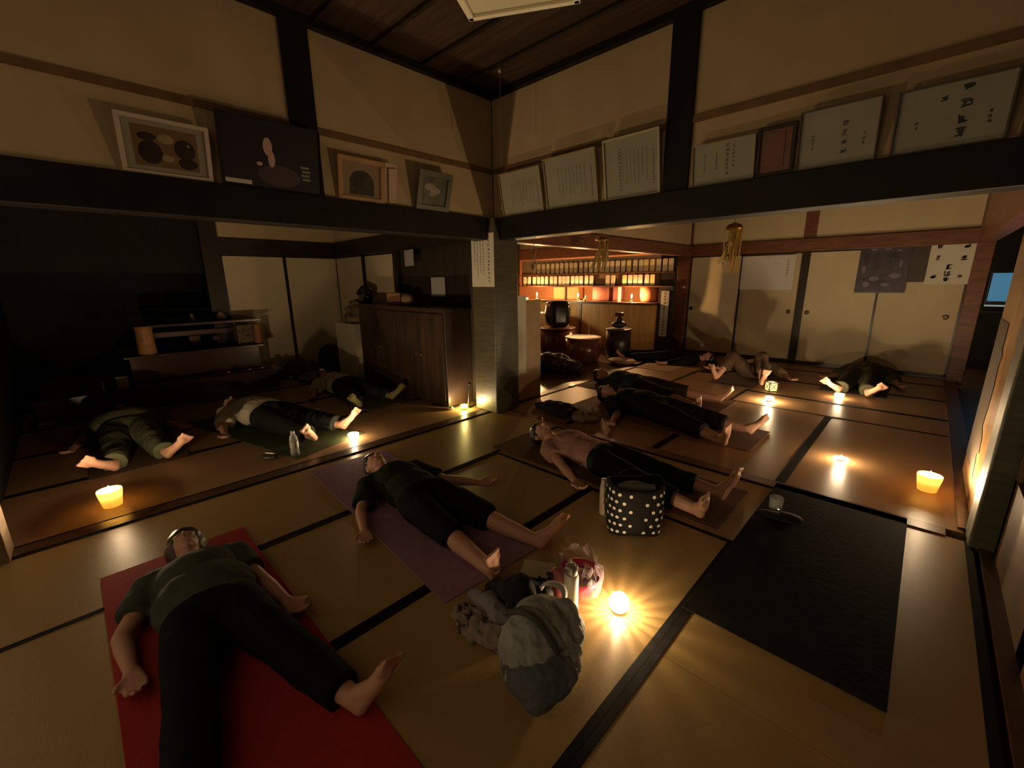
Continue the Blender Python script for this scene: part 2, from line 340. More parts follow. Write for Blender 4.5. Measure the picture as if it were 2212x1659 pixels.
def frame(name, label, cat, org, ux, lean, w, h, fr, fmat, cmat, cols=(), group=None, glass=True, inner=None, ink=INKG, mat_w=0, seed=1):
    """picture standing on the beam: org = lower left corner, ux along the wall, leaning toward the room by lean"""
    ux = Vector(ux); nrm = ux.cross(Vector((0,0,1))); uz = (Vector((0,0,1))*math.cos(lean) + nrm*math.sin(lean)); nr = ux.cross(uz)
    t = thing(name, label, cat, org, 0, group); M = Matrix((ux, nr, uz)).transposed()
    def P(x, d, z): return ux*x + nr*d + uz*z
    b = MB()
    for x0, x1, z0, z1 in ((0, w, 0, fr), (0, w, h-fr, h), (0, fr, fr, h-fr), (w-fr, w, fr, h-fr)):
        b.obox(P((x0+x1)/2, .008, (z0+z1)/2), (x1-x0, .022, z1-z0), M)
    build('frame', b, fmat, t, bevel=.002)
    pic = build('picture', MB().obox(P(w/2, .004, h/2), (w-2*fr, .006, h-2*fr), M), cmat, t)
    if inner: inner(pic, P, M, w, h)
    if cols:
        b = MB(); columns(b, P(fr, .0075, fr), ux, uz, w-2*fr, h-2*fr, cols, random.Random(seed)); build('writing', b, ink, pic)
    if glass: build('glass', MB().obox(P(w/2, .014, h/2), (w-2*fr, .002, h-2*fr), M), GLASS, t)
    return t
AW = mat('award_frame_wood', (.33, .26, .12), .4, .4, var=.15); DW = mat('thin_dark_frame', (.08, .06, .03), .4)
ftext = [(.9,.92,.1,.016)]+[(.78-.07*i, .88, .12+.1*(i%2), .013) for i in range(9)]
def c_small(seed): return [(.92,.72,.10,.017),(.80,.80,.2,.012)]+[(.72-.075*i, .78, .18+.06*((i+seed)%3), .012) for i in range(7)]+[(.5,.92,.86,.03)]
L = .20
frame('framed_certificate', 'smallest cream certificate in a thin frame, nearest the centre post', 'certificate', (.21,-.05,H2+.002), (1,0,0), L, .50, .37, .010, AW, CERT, c_small(0), seed=1)
frame('framed_certificate', 'square cream certificate, middle of the three left of the dark strut', 'certificate', (.75,-.05,H2+.002), (1,0,0), L, .52, .40, .012, AW, CERT, c_small(1), seed=2)
frame('framed_certificate', 'cream certificate with bright candle reflections, beside the dark strut', 'certificate', (1.33,-.05,H2+.002), (1,0,0), L-.02, .45, .42, .014, mat('pale_frame', (.45,.40,.24), .4), CERT, c_small(2)+[(.3,.85,.1,.02)], seed=3)
frame('framed_certificate', 'low wide cream certificate just right of the dark strut', 'certificate', (2.00,-.05,H2+.002), (1,0,0), .14, .38, .25, .008, AW, CERT, [(.58,.95,.1,.024),(.68,.9,.3,.02),(.4,.8,.3,.014),(.2,.8,.3,.014)], seed=4)
def brownface(pic, P, M, w, h): build('panel_face', MB().obox(P(w*.5, .009, h*.5), (w*.45, .004, h*.7), M), mat('dull_red_wood', (.17,.08,.045), .5, var=.2), pic)
frame('wooden_plaque', 'dark red-brown wooden plaque between two cream certificates', 'plaque', (2.385,-.05,H2+.002), (1,0,0), .10, .20, .27, .02, WOOD, RWOOD, (), None, False, brownface)
frame('framed_certificate', 'large certificate with bold characters and one round reflection', 'certificate', (2.60,-.05,H2+.002), (1,0,0), .16, .355, .30, .008, DW, CERT, [(.60,.75,.15,.038),(.38,.55,.4,.045),(.85,.5,.2,.02),(.18,.6,.3,.018)], seed=5)
frame('framed_certificate', 'largest certificate at far right with heavy green-black characters', 'certificate', (3.01,-.05,H2+.002), (1,0,0), .14, .40, .29, .010, DW, CERT, [(.62,.98,.08,.055),(.42,.85,.72,.035),(.85,.5,.2,.02),(.2,.5,.3,.02)], ink=mat('green_black_ink', (.04,.05,.03), .7), seed=6)
frame('framed_certificate', 'tan framed sheet cut off at the right edge of the picture', 'certificate', (3.45,-.05,H2+.002), (1,0,0), .10, .17, .17, .01, DW, mat('tan_paper', (.48,.33,.20), .6), (), seed=7)
# pictures on the left beam (right side of them is toward +Y)
def art_couple(pic, P, M, w, h):
    b = MB(); b.obox(P(w*.5,.008,h*.5), (w*.70,.003,h*.68), M, 0)
    for x, z, a, c, mi in ((.32,.40,.13,.20,1),(.70,.52,.12,.18,1),(.72,.28,.11,.10,1),(.30,.66,.10,.07,1),(.50,.33,.07,.06,2),(.50,.66,.09,.08,2),(.74,.60,.03,.04,2)):
        b.ell(P(w*x,.010,h*z), (w*a,.0015,h*c), mi, 16, M)
    build('photograph', b, [mat('sepia_mid', (.30,.17,.07), .5), mat('sepia_dark', (.05,.025,.015), .5), mat('sepia_light', (.52,.42,.22), .5)], pic)
frame('framed_photograph', 'brown double portrait in a wide white frame, leftmost on the beam', 'picture', (.05,-2.80,H2+.002), (0,1,0), .20, .41, .29, .022, mat('white_frame', (.55,.45,.36), .5), mat('mount_cream', (.50,.42,.32), .7), (), inner=art_couple)
def art_dark(pic, P, M, w, h):
    b = MB(); b.ell(P(w*.45,.010,h*.62), (w*.045,.002,h*.13), 0, 16, M); b.ell(P(w*.48,.010,h*.45), (w*.035,.002,h*.12), 0, 16, M); b.ell(P(w*.36,.010,h*.36), (w*.03,.002,h*.03), 0, 12, M)
    b.ell(P(w*.55,.009,h*.22), (w*.22,.002,h*.16), 1, 16, M); b.obox(P(w*.15,.010,h*.07), (w*.24,.003,h*.06), M, 2)
    for k in range(4): b.obox(P(w*(.82+.01*(k%2)),.010,h*(.40-.06*k)), (w*.09,.003,h*.035), M, 3)
    build('printed_figure', b, [mat('pale_figure', (.50,.32,.27), .6), mat('plum_shape', (.06,.035,.045), .6), mat('white_strip', (.55,.5,.4), .6), mat('pale_print', (.22,.22,.15), .6)], pic)
frame('poster', 'black poster with a small pale figure, in front of left strut', 'poster', (.075,-2.35,H2+.002), (0,1,0), .14, .60, .40, .006, BLK, mat('poster_black', (.018,.013,.018), .4), (), glass=False, inner=art_dark)
def art_arch(pic, P, M, w, h):
    b = MB(); n = 18; pts = [P(w*.24,.009,h*.16)]+[P(w*.5-w*.26*math.cos(PI*k/n),.009,h*.45+h*.27*math.sin(PI*k/n)) for k in range(n+1)]+[P(w*.76,.009,h*.16)]
    b.add(pts, [tuple(range(len(pts)))]); build('photograph', b, mat('sepia_arch', (.075,.055,.03), .5, var=.5, scale=20), pic)
frame('framed_photograph', 'dark arched photograph in a wide orange-brown wooden frame', 'picture', (.05,-1.62,H2+.002), (0,1,0), .14, .37, .30, .035, mat('orange_brown_frame', (.42,.24,.11), .4, var=.15), mat('pink_mount', (.45,.31,.20), .7), (), inner=art_arch)
own('paper_bundle', MB().obox((0,0,.145), (.01,.10,.29), Euler((0,.28,0)).to_matrix()).obox((.012,.02,.13), (.01,.07,.25), Euler((0.1,.3,0)).to_matrix()), mat('tan_card', (.46,.32,.22), .7), 'tan card sheets leaning behind the arched photograph frame', 'card', (.072,-1.20,H2+.012))
def art_clouds(pic, P, M, w, h):
    b = MB()
    for x, z, a, c in ((.35,.60,.16,.09),(.52,.52,.16,.08),(.44,.42,.10,.05)): b.ell(P(w*x,.010,h*z), (w*a,.0015,h*c), 0, 14, M)
    b.obox(P(w*.45,.010,h*.10), (w*.5,.003,h*.06), M, 1)
    build('photograph', b, [mat('pink_white', (.50,.36,.32), .6), mat('grey_strip', (.42,.40,.34), .6)], pic)
frame('framed_photograph', 'green-framed photograph of a pale shape, tilted forward beside the corner', 'picture', (.06,-.97,H2+.002), (0,1,0), .30, .34, .31, .045, mat('olive_frame', (.10,.09,.045), .4), mat('olive_picture', (.16,.14,.09), .5, var=.4, scale=12), (), inner=art_clouds)

# ---- sheets on posts and walls
def sheet(name, label, org, ux, w, h, m_=PAPER, cols=(), ink=INKG, th=.002, seed=1, cat='paper', uz=(0,0,1)):
    ux = Vector(ux); uz = Vector(uz); nr = ux.cross(uz); M = Matrix((ux, nr, uz)).transposed()
    b = MB().obox(ux*w/2+uz*h/2+nr*th/2, (w, th, h), M)
    if cols: columns(b, nr*th, ux, uz, w, h, cols, random.Random(seed), 1)
    return own(name, b, [m_, ink], label, cat, org)
sheet('notice_sheet', 'white notice with columns of writing on the centre post', (-.16,-.171,1.315), (1,0,0), .33, .51, PAPER, [(.78,.96,.06,.034),(.55,.93,.2,.022),(.42,.93,.25,.022),(.28,.93,.15,.022),(.15,.93,.4,.022)], INKG, seed=11)
sheet('note_sheet', 'small blank square note on dark boards left of centre post', (-1.10,-.018,1.20), (1,0,0), .27, .22, mat('blue_white_paper', (.58,.56,.52), .7))
sheet('hanging_sheet', 'grey-white sheet hanging crumpled beneath the left lintel', (-1.52,-.10,1.56), (.97,-.2,0), .30, .19, mat('grey_sheet', (.34,.33,.30), .8))
sheet('calligraphy_strip', 'tall white strip of brush writing just right of centre post', (.035,.44,.33), (0,-1,0), .155, .88, PAPER, [(.5,.98,.03,.045)], INKG, seed=12)
sheet('calligraphy_strip', 'narrow grey strip of brush writing on right side of bar opening', (-.235,4.395,.34), (1,0,0), .15, .82, mat('grey_paper', (.36,.32,.25), .7), [(.5,.98,.03,.05)], INK, seed=13)
sheet('paper_sheet', 'pale translucent sheet with faint marks on second sliding door', (.90,4.955,1.18), (1,0,0), .77, .54, mat('bluish_sheet', (.60,.58,.55), .35, .5), [(.88,.9,.35,.035),(.5,.97,.90,.03),(.25,.85,.75,.02),(.7,.8,.7,.02)], INKG, seed=14)
o = sheet('poster', 'dark violet group poster with pale shapes on third sliding door', (2.46,4.953,1.14), (1,0,0), .55, .66, mat('violet_poster', (.045,.035,.05), .4, .5, var=.6, scale=9))
b = MB()
for x, z, a, c in ((.20,.20,.07,.05),(.33,.12,.06,.04),(.42,.24,.08,.05),(.12,.12,.05,.06),(.30,.60,.05,.02),(.15,.60,.05,.02),(.42,.58,.03,.02),(.07,.33,.03,.08),(.46,.40,.02,.08)): b.ell((x,-.003,z),(a*.8,.002,c*.7),0,12)
b.box((0,-.003,0),(.55,-.002,.015))
build('printed_shape', b, mat('grey_violet_print', (.16,.14,.18), .5), o)
sheet('poster', 'plain dark brown poster right of the violet one', (3.015,4.950,1.29), (1,0,0), .17, .52, mat('brown_poster', (.06,.04,.035), .5))
o = sheet('calligraphy_sheet', 'white sheet with columns of black characters on fourth door', (3.19,4.952,1.26), (1,0,0), .415, .57, mat('calligraphy_white', (.60,.58,.48), .7))
b = MB(); rr = random.Random(5)
for x, z, s in ((.09,.48,.065),(.09,.34,.06),(.075,.10,.07),(.33,.48,.065),(.33,.33,.075),(.32,.10,.055),(.205,.22,.075),(.205,.14,.075),(.205,.06,.07)): glyph(b, (x,-.003,z), (1,0,0), (0,0,1), s, rr, .22)
build('writing', b, INK, o)
own('wall_switch', MB().box((0,0,0),(.045,.012,.035)), mat('switch_white', (.6,.55,.5), .4), 'small white switch on the post right of the bar', 'switch', (-.04,4.845,1.20))

# ================================================================ people
def person(name, label, loc, rz, s=1.0, top=(.1,.1,.1), bottom=(.02,.02,.02), hair=(.02,.015,.012), z0=0.0, legs=None, arms=None, sleeve=.45, pleg=.95,
           topl=1.0, belly=1.0, vox=.009, head=(0,0), longhair=False, seed=0, loose=.016, topname='shirt', botname='trousers', hairr=1.0, headcover=None, skin=SKIN, hires=False, sock=None):
    root = thing(name, label, 'person', loc, rz)
    legs = legs or {1: (14, 0, 40), -1: (14, 0, 40)}      # out angle, knee lift, foot splay
    arms = arms or {1: (32, 20), -1: (32, 20)}
    g = z0
    B = MB(); C = MB(); D = MB()
    def e(b, c, r, n=16): b.ell([q*s for q in c], [q*s for q in r], 0, n)
    def l(b, P, r): b.limb([Vector(p)*s for p in P], [q*s for q in r])
    G = g/s
    e(B, (0,0,G+.095), (.155,.12,.09)); e(B, (0,.16,G+.095), (.13*belly,.15,.085*belly)); e(B, (0,.33,G+.105), (.155,.16,.095)); l(B, [(-.15,.44,G+.09),(.15,.44,G+.09)], (.058,.058))
    hx, hy = head
    hc = Vector((hx, .66+hy, G+.10))
    l(B, [(0,.46,G+.09),(hx*.6,.585+hy,G+.10)], (.056,.050))
    e(B, hc, (.074,.098,.092)); e(B, hc+Vector((0,-.045,.02)), (.055,.062,.068))
    l(B, [hc+Vector((0,.005,.088)), hc+Vector((0,-.02,.108))], (.009,.014)); l(B, [hc+Vector((-.022,-.048,.088)), hc+Vector((.022,-.048,.088))], (.008,.008))
    e(B, hc+Vector((0,-.085,.06)), (.022,.02,.022))
    for k in (-1, 1):
        e(B, hc+Vector((k*.030,.012,.080)), (.015,.011,.012)); e(B, hc+Vector((k*.075,-.01,-.01)), (.010,.030,.018)); l(B, [hc+Vector((k*.015,.030,.086)), hc+Vector((k*.048,.028,.074))], (.008,.006))
    # chest and hips of the clothing
    q = loose
    e(C, (0,.33,G+.105), (.160+q,.175,.098+q)); e(C, (0,.15,G+.097), ((.140*belly+q),.15+.05*topl,.088*belly+q)); l(C, [(-.15,.43,G+.09),(.15,.43,G+.09)], (.062+q*.5,)*2)
    e(C, (0,.03,G+.095), (.160+q,.10*topl+.02,.092+q)); l(C, [(0,.44,G+.085),(0,.49,G+.085)], (.075,.062))
    e(D, (0,-.01,G+.095), (.164+q,.135,.094+q))
    for k in (-1, 1):
        a, kl, sp = legs[k]; a = R(a); kl_ = kl
        hip = Vector((k*.085,-.03,G+.095)); dv = Vector((k*math.sin(a), -math.cos(a), 0)); L1, L2 = .40, .385
        if kl_ > .02:
            h = math.sqrt(max(.0, L1*L1-kl_*kl_)); knee = hip+dv*h+Vector((0,0,kl_)); h2 = math.sqrt(max(0, L2*L2-(kl_)*(kl_))); ank = knee+dv*h2-Vector((0,0,kl_+.03))
        else: knee = hip+dv*L1+Vector((0,0,-.02)); ank = hip+dv*(L1+L2)+Vector((0,0,-.047))
        mid = knee.lerp(ank, .3)+Vector((0,0,-.008))
        l(B, [hip, hip.lerp(knee,.5), knee, mid, ank], (.088,.074,.054,.056,.036))
        # foot: toes up, splayed outward
        sp_ = R(sp); up = Vector((k*math.sin(sp_), 0, math.cos(sp_))); heel = ank+dv*.030-Vector((0,0,.012)); fw = (up*.93+dv*.30).normalized()
        ball = heel+fw*.165; side = fw.cross(dv).normalized()
        l(B, [heel, ank], (.031,.034)); l(B, [ank+fw*.02, heel+fw*.09, ball], (.034,.033,.030)); l(B, [heel, heel+fw*.09, ball], (.030,.026,.026))
        l(B, [ball-side*.026, ball+side*.026], (.022,.020))
        for t in range(5):
            x = (-.034+.017*t); r = (.0135,.0105,.010,.0095,.009)[t if side.x*k < 0 else 4-t]
            l(B, [ball+side*x, ball+side*x*1.15+fw*(.048+r-.01)], (r, r))
        # trouser leg
        if pleg > 0:
            tt = []; rr = []
            path = [hip, hip.lerp(knee,.5), knee, mid, ank]; cum = [0,.25,.5,.66,1.0]; rd = [.094,.082,.066,.066,.052]
            for i2, p in enumerate(path):
                if cum[i2] <= pleg: tt.append(p); rr.append(rd[i2]+q*.7)
                else:
                    f2 = (pleg-cum[i2-1])/(cum[i2]-cum[i2-1]); tt.append(path[i2-1].lerp(p, f2)); rr.append(rd[i2-1]*(1-f2)+rd[i2]*f2+q*.7); break
            for i2 in range(len(tt)-1): D.cone(tt[i2]*s, tt[i2+1]*s, rr[i2]*s, rr[i2+1]*s, 0, 16); D.ell(tt[i2]*s, (rr[i2]*s,)*3, 0, 16)
        # arm
        a1, a2 = [R(v) for v in arms[k][:2]]; sh = Vector((k*.168,.43,G+.088)); ad = Vector((k*math.sin(a1), -math.cos(a1), 0)); el = sh+ad*.275+Vector((0,0,-.045))
        fd = Vector((k*math.sin(a2), -math.cos(a2), 0)); wr = el+fd*.235+Vector((0,0,-.012 if len(arms[k]) < 3 else arms[k][2]))
        l(B, [sh, sh.lerp(el,.5), el, el.lerp(wr,.35), wr], (.052,.043,.036,.037,.024))
        sd = Vector((fd.y, -fd.x, 0)); pc = wr+fd*.055+Vector((0,0,.002))
        for t in range(4):
            kn = wr+fd*(.088-.004*abs(t-1.3))+sd*(-.030+.020*t); l(B, [wr+sd*(-.012+.008*t), kn], (.019,.0135))
            ln = (.068,.078,.072,.056)[t if k > 0 else 3-t]; mid2 = kn+fd*ln*.5+Vector((0,0,.006)); tip = kn+fd*ln*.86+Vector((0,0,.028)); l(B, [kn, mid2, tip], (.0110,.0098,.0085))
        th = wr+fd*.03-sd*.030*(1 if k < 0 else -1)*(-1 if k < 0 else -1)
        tside = sd*(1 if k > 0 else -1)*(-1)
        tb = wr+fd*.025+tside*.018; l(B, [tb, tb+tside*.028+fd*.028+Vector((0,0,.010)), tb+tside*.040+fd*.055+Vector((0,0,.016))], (.017,.0125,.010))
        if sleeve > 0:
            C.cone(sh*s, sh.lerp(el, min(1, sleeve*2))*s, (.060+q)*s, (.052+q*.8)*s, 0, 16)
            if sleeve > .5:
                e2 = el.lerp(wr, (sleeve-.5)*2); C.ell(el*s, ((.050+q*.6)*s,)*3); C.cone(el*s, e2*s, (.047+q*.7)*s, (.038+q*.6)*s, 0, 16)
        if sock:
            S_ = MB(); S_.limb([heel*s, (heel+fw*.09)*s, ball*s, (ball+fw*.035)*s], [.036*s,.038*s,.036*s,.030*s]); S_.limb([(ball-side*.026)*s, (ball+side*.026)*s], [.027*s]*2); S_.limb([heel*s, ank*s, (ank-dv*.05)*s], [.036*s,.040*s,.043*s])
            remesh('sock', S_, sock, root, .008, 3)
    remesh('body', B, skin, root, .006 if hires else vox, 3 if not hires else 4, zmin=z0)
    cm = lambda n, c: mat(name+'_'+n+'_%d' % seed, c, .9, .12, var=.12, scale=12)
    remesh(topname, C, cm(topname, top), root, .010, 5, disp=.012*s, dscale=9, zmin=z0, seed=seed)
    if pleg > 0: remesh(botname, D, cm(botname, bottom), root, .010, 5, disp=.012*s, dscale=8, zmin=z0, seed=seed+3)
    Hh = MB(); hm = mat('hair_%d' % seed, hair, .45, .4, var=.3, scale=20, stretch=(8,1,8))
    e(Hh, hc+Vector((0,.022,-.018)), (.083*hairr,.100*hairr,.086*hairr)); e(Hh, hc+Vector((0,.060,.018)), (.070*hairr,.062*hairr,.068*hairr))
    for k in (-1,1): e(Hh, hc+Vector((k*.045,.052,.050)), (.030,.03,.030))
    if longhair:
        for k in range(7): a = R(-80+160*k/6+10); l(Hh, [hc+Vector((math.sin(a)*.05,math.cos(a)*.05,-.04)), hc+Vector((math.sin(a)*.13,math.cos(a)*.15,-.075))], (.03,.018))
    remesh('hair', Hh, hm, root, .007, 3, disp=.006, dscale=25, zmin=z0, seed=seed)
    return root
H = PI/2
MATH = .006
def yoga(name, label, x0, x1, y0, y1, col, rz=0, rough=.75, curl=0):
    b = MB(); n = 14; L_ = x1-x0
    for i in range(n):
        a = x0+L_*i/n; c = x0+L_*(i+1)/n; b.box((a, y0, .002), (c+.0005, y1, MATH))
    b = MB().box((-(x1-x0)/2, -(y1-y0)/2, .002), ((x1-x0)/2, (y1-y0)/2, MATH))
    return own('yoga_mat' if name is None else name, b, mat('mat_%s' % label[:14].replace(' ', '_'), col, rough, .12, var=.08, scale=40, bump=.1), label, 'yoga mat', ((x0+x1)/2, (y0+y1)/2, 0), rz, bevel=.0015)
yoga(None, 'red yoga mat under the nearest person at lower left', .62, 2.48, -3.26, -2.66, (.34,.03,.03))
yoga(None, 'lilac yoga mat under the person in black shorts', .16, 1.98, -2.16, -1.56, (.30,.17,.24), rz=R(-4))
yoga(None, 'brown yoga mat beneath the person in pink top', .80, 2.62, -.84, -.24, (.14,.075,.05))
yoga(None, 'empty charcoal yoga mat at right, its glass resting on it', 2.72, 3.385, -1.535, .03, (.012,.011,.010), rough=.8)
yoga(None, 'dull brown yoga mat under the person dressed in black', .55, 2.42, .50, 1.12, (.20,.11,.085))
yoga(None, 'orange-brown yoga mat behind the person dressed in black', .10, 1.88, 1.38, 1.98, (.17,.085,.05))
yoga(None, 'pale yoga mat in front of the bar floor candle', -.55, .62, 3.0, 3.55, (.36,.25,.17))
yoga(None, 'grey-brown yoga mat before the second sliding door', 1.30, 1.80, 2.70, 4.40, (.13,.10,.085))
yoga(None, 'dark grey yoga mat below the fourth sliding door', 2.45, 3.10, 3.20, 4.85, (.07,.065,.05))
yoga(None, 'dark brown yoga mat at far left by the altar', -2.62, -.88, -3.25, -2.65, (.13,.075,.05))
yoga(None, 'moss green yoga mat under the person by the water bottle', -2.05, -.22, -2.30, -1.62, (.07,.085,.04), rz=R(14))
yoga(None, 'olive yoga mat below the dark cabinet', -2.60, -.95, -1.05, -.45, (.11,.10,.045))

person('person', 'person in grey-green top and black trousers lying on red mat', (1.41,-2.95,0), H-R(1), .90, (.058,.066,.052), (.008,.008,.009), (.05,.035,.02), MATH,
       {1: (14, 0, 30), -1: (9, 0, 40)}, {1: (14, 10), -1: (30, -4)}, .32, .93, 1.0, 1.30, seed=1, hires=True, botname='trousers', topname='shirt', loose=.026, hairr=1.2)
person('person', 'person in black top and knee-length shorts lying on lilac mat', (1.24,-1.83,0), H-R(2), .93, (.022,.026,.018), (.010,.009,.011), (.03,.02,.018), MATH,
       {1: (10, 0, 38), -1: (3, 0, 20)}, {1: (30, 40), -1: (38, 20)}, .40, .52, 1.1, 1.12, seed=2, hires=True, botname='shorts', topname='shirt', loose=.026, hairr=1.02)
person('person', 'person in pink top and cropped black trousers lying behind spotted bag', (1.72,-.58,0), H-R(4), .95, (.40,.22,.18), (.010,.014,.012), (.012,.009,.010), MATH,
       {1: (6, .0, 20), -1: (5, 0, 30)}, {1: (20, 12), -1: (22, 26)}, .25, .82, 1.1, 1.05, seed=3, hires=True, loose=.018, hairr=1.04)
person('person', 'person dressed all in black lying beyond the red-brown threshold', (1.45,.84,0), H-R(10), 1.0, (.014,.014,.014), (.012,.010,.012), (.02,.015,.012), MATH,
       {1: (9, 0, 50), -1: (10, 0, 25)}, {1: (14, 8), -1: (38, 60)}, .50, .78, 1.2, 1.3, seed=4, loose=.030)
person('person', 'person in dark teal top lying behind the one all in black', (.90,1.62,0), H-R(8), 1.0, (.030,.045,.050), (.035,.022,.014), (.012,.009,.010), MATH,
       {1: (14, 0, 50), -1: (8, 0, 40)}, {1: (20, 15), -1: (14, 8)}, .5, .60, 1.0, 1.2, seed=5, loose=.022)
person('person', 'person in black clothes lying nearest the bar', (.25,3.85,0), -H+R(15), .92, (.012,.011,.012), (.010,.009,.010), (.008,.006,.006), MATH,
       {1: (10, 0, 40), -1: (10, 0, 40)}, {1: (30, 20), -1: (30, 20)}, .9, .95, 1.0, 1.2, seed=6, loose=.03, longhair=True)
person('person', 'person with bent knees lying before the second sliding door', (1.62,3.45,0), R(2), .95, (.30,.24,.15), (.075,.045,.030), (.008,.006,.006), MATH,
       {1: (18, .26, 10), -1: (20, .24, 10)}, {1: (45, 35), -1: (60, 50)}, .6, .8, 1.0, 1.1, seed=7, loose=.026, longhair=True)
person('person', 'person in dark green lying feet first below fourth sliding door', (2.81,3.98,0), R(-2), .98, (.07,.065,.045), (.060,.058,.036), (.02,.015,.012), MATH,
       {1: (5, 0, 42), -1: (3, 0, 50)}, {1: (28, 20), -1: (28, 20)}, .6, .93, 1.0, 1.3, seed=8, loose=.045)
person('person', 'person in olive clothes lying feet first at far left', (-1.76,-2.95,0), H, .98, (.10,.10,.06), (.10,.105,.060), (.02,.015,.012), MATH,
       {1: (6, 0, 42), -1: (5, 0, 50)}, {1: (28, 20), -1: (28, 20)}, .6, .96, 1.0, 1.6, seed=9, loose=.042)
person('person', 'person in white top and black trousers beside water bottle', (-1.28,-1.92,0), H+R(17), .98, (.50,.46,.34), (.016,.017,.014), (.03,.02,.015), MATH,
       {1: (7, 0, 40), -1: (5, 0, 40)}, {1: (30, 20), -1: (40, 26)}, .42, .93, .8, 1.25, seed=10, loose=.045)
person('person', 'person in white top, dark trousers and olive socks below cabinet', (-1.92,-.84,0), H+R(2), .92, (.50,.44,.30), (.020,.021,.017), (.03,.02,.015), MATH,
       {1: (8, 0, 42), -1: (12, 0, 40)}, {1: (14, 8), -1: (40, 26)}, .42, .93, .8, 1.25, seed=11, loose=.040, sock=mat('olive_sock', (.22,.20,.08), .9))
# small things by heads
b = MB(); b.ell((0,0,.05),(.12,.10,.055)); b.ell((.07,.08,.05),(.09,.06,.045)); b.ell((-.08,-.03,.035),(.07,.06,.035))
o = remesh('head_towel', b, mat('white_towel', (.62,.57,.50), .95, .1, var=.1, scale=40, bump=.4), None, .008, 3, disp=.03, dscale=14, zmin=.002)
o.location = (.86,.47,0); o.scale = (.75,.6,1.0); setp(o, 'crumpled white towel by the head of the person in black', 'towel')
b = MB(); b.ell((0,0,.06),(.22,.13,.06)); b.ell((.1,-.08,.05),(.16,.10,.05)); b.ell((-.2,.02,.03),(.14,.08,.03))
o = remesh('dark_clothing_pile', b, mat('dark_cloth', (.018,.016,.018), .9, .2), None, .009, 3, disp=.03, dscale=12, zmin=.002)
o.location = (.62,.30,0); setp(o, 'heap of dark clothing on floor right of the centre post', 'clothing')
b = MB(); b.ell((0,0,.05),(.17,.12,.06)); b.ell((.12,.05,.06),(.10,.09,.05))
o = remesh('brown_scarf', b, mat('brown_scarf_cloth', (.17,.11,.075), .9, .2), None, .009, 3, disp=.03, dscale=14, zmin=.002)
o.location = (.98,.24,0); o.scale = (.8,.8,.9); setp(o, 'brown scarf bundled beside the heap of dark clothing', 'scarf')
own('phone', MB().box((-.035,-.07,0),(.035,.07,.012)).box((-.03,-.06,.012),(.03,.06,.0125),1), [mat('phone_white',(.5,.48,.45),.3), BLK], 'small pale box standing near centre of far room floor', 'box', (.02,1.35,0), .4)

# ================================================================ foreground things
# grey backpack / bag with clothes spilling
b = MB(); b.ell((0,0,.14),(.16,.19,.14)); b.ell((.02,-.03,.09),(.17,.18,.09)); b.ell((-.02,.09,.17),(.12,.10,.09)); b.ell((-.03,0,.20),(.10,.12,.07))
def ribbon(pts, w_, th, side):
    b = MB(); side = Vector(side).normalized(); P_ = [Vector(p) for p in pts]; V = []
    for i, p in enumerate(P_):
        d = (P_[min(i+1, len(P_)-1)]-P_[max(i-1, 0)]).normalized(); n_ = d.cross(side).normalized(); sd = n_.cross(d).normalized()
        V += [p-sd*w_-n_*th, p+sd*w_-n_*th, p+sd*w_+n_*th, p-sd*w_+n_*th]
    Fs = [(4*i+k, 4*i+(k+1)%4, 4*i+4+(k+1)%4, 4*i+4+k) for i in range(len(P_)-1) for k in range(4)]+[(3,2,1,0), tuple(4*(len(P_)-1)+k for k in range(4))]
    return b.add(V, Fs)
t = thing('grey_backpack', 'slumped grey backpack near the white bottle', 'bag', (2.46,-2.175,0), 0)
b = MB(); b.ell((0,0,.11),(.135,.165,.115)); b.ell((.03,-.03,.08),(.14,.15,.08)); b.ell((-.04,.03,.14),(.10,.12,.09)); b.ell((.02,.11,.12),(.09,.07,.08))
b.limb([(-.09,.10,.16),(.02,.13,.185),(.10,.09,.15)],(.03,.035,.03)); b.limb([(.09,.12,.12),(.13,.02,.12),(.12,-.09,.08)],(.022,.022,.02)); b.limb([(.05,.14,.15),(.10,.03,.16),(.13,-.05,.12)],(.018,.018,.016))
remesh('bag_body', b, mat('grey_canvas', (.30,.31,.28), .8, .3, var=.08, scale=60, bump=.2), t, .006, 3, disp=.016, dscale=17, zmin=.002, seed=2)
b = MB(); b.ell((.045,-.055,.085),(.135,.135,.088)); b.ell((.10,-.12,.06),(.06,.06,.055)); remesh('front_pocket', b, mat('slate_pocket', (.10,.11,.125), .8, .3, var=.1, scale=60), t, .006, 3, disp=.014, dscale=15, zmin=.002, seed=5)
build('carry_loop', ribbon([(-.05+.05*math.cos(a)-.0, .14-.055*math.cos(a)*0+.05*math.sin(a*2)*.3, .20+.045*math.sin(a)) for a in [PI*k/14 for k in range(15)]], .014, .003, (0,1,0)), mat('pale_strap', (.45,.44,.38), .7), t, True)
build('shoulder_strap', ribbon([(-.13+.25*k/12, -.02-.01*k/12, .155+.085*math.sin(PI*(k+1)/14)) for k in range(13)], .022, .004, (0,1,0)), mat('dark_strap', (.05,.05,.045), .7), t, True)
b = MB(); b.ell((0,0,.04),(.15,.09,.045)); b.ell((.08,-.05,.05),(.11,.08,.05)); b.ell((-.09,.06,.035),(.10,.06,.035)); b.ell((.02,.10,.04),(.09,.06,.04))
o = remesh('crumpled_jacket', b, mat('grey_brown_cloth', (.24,.19,.16), .9, .2, var=.15), None, .007, 2, disp=.055, dscale=11, zmin=.002, seed=9)
o.location = (2.20,-2.21,0); o.rotation_euler = (0,0,R(30)); o.scale = (.85,.85,.9); setp(o, 'grey-brown jacket crumpled left of the grey backpack', 'jacket')
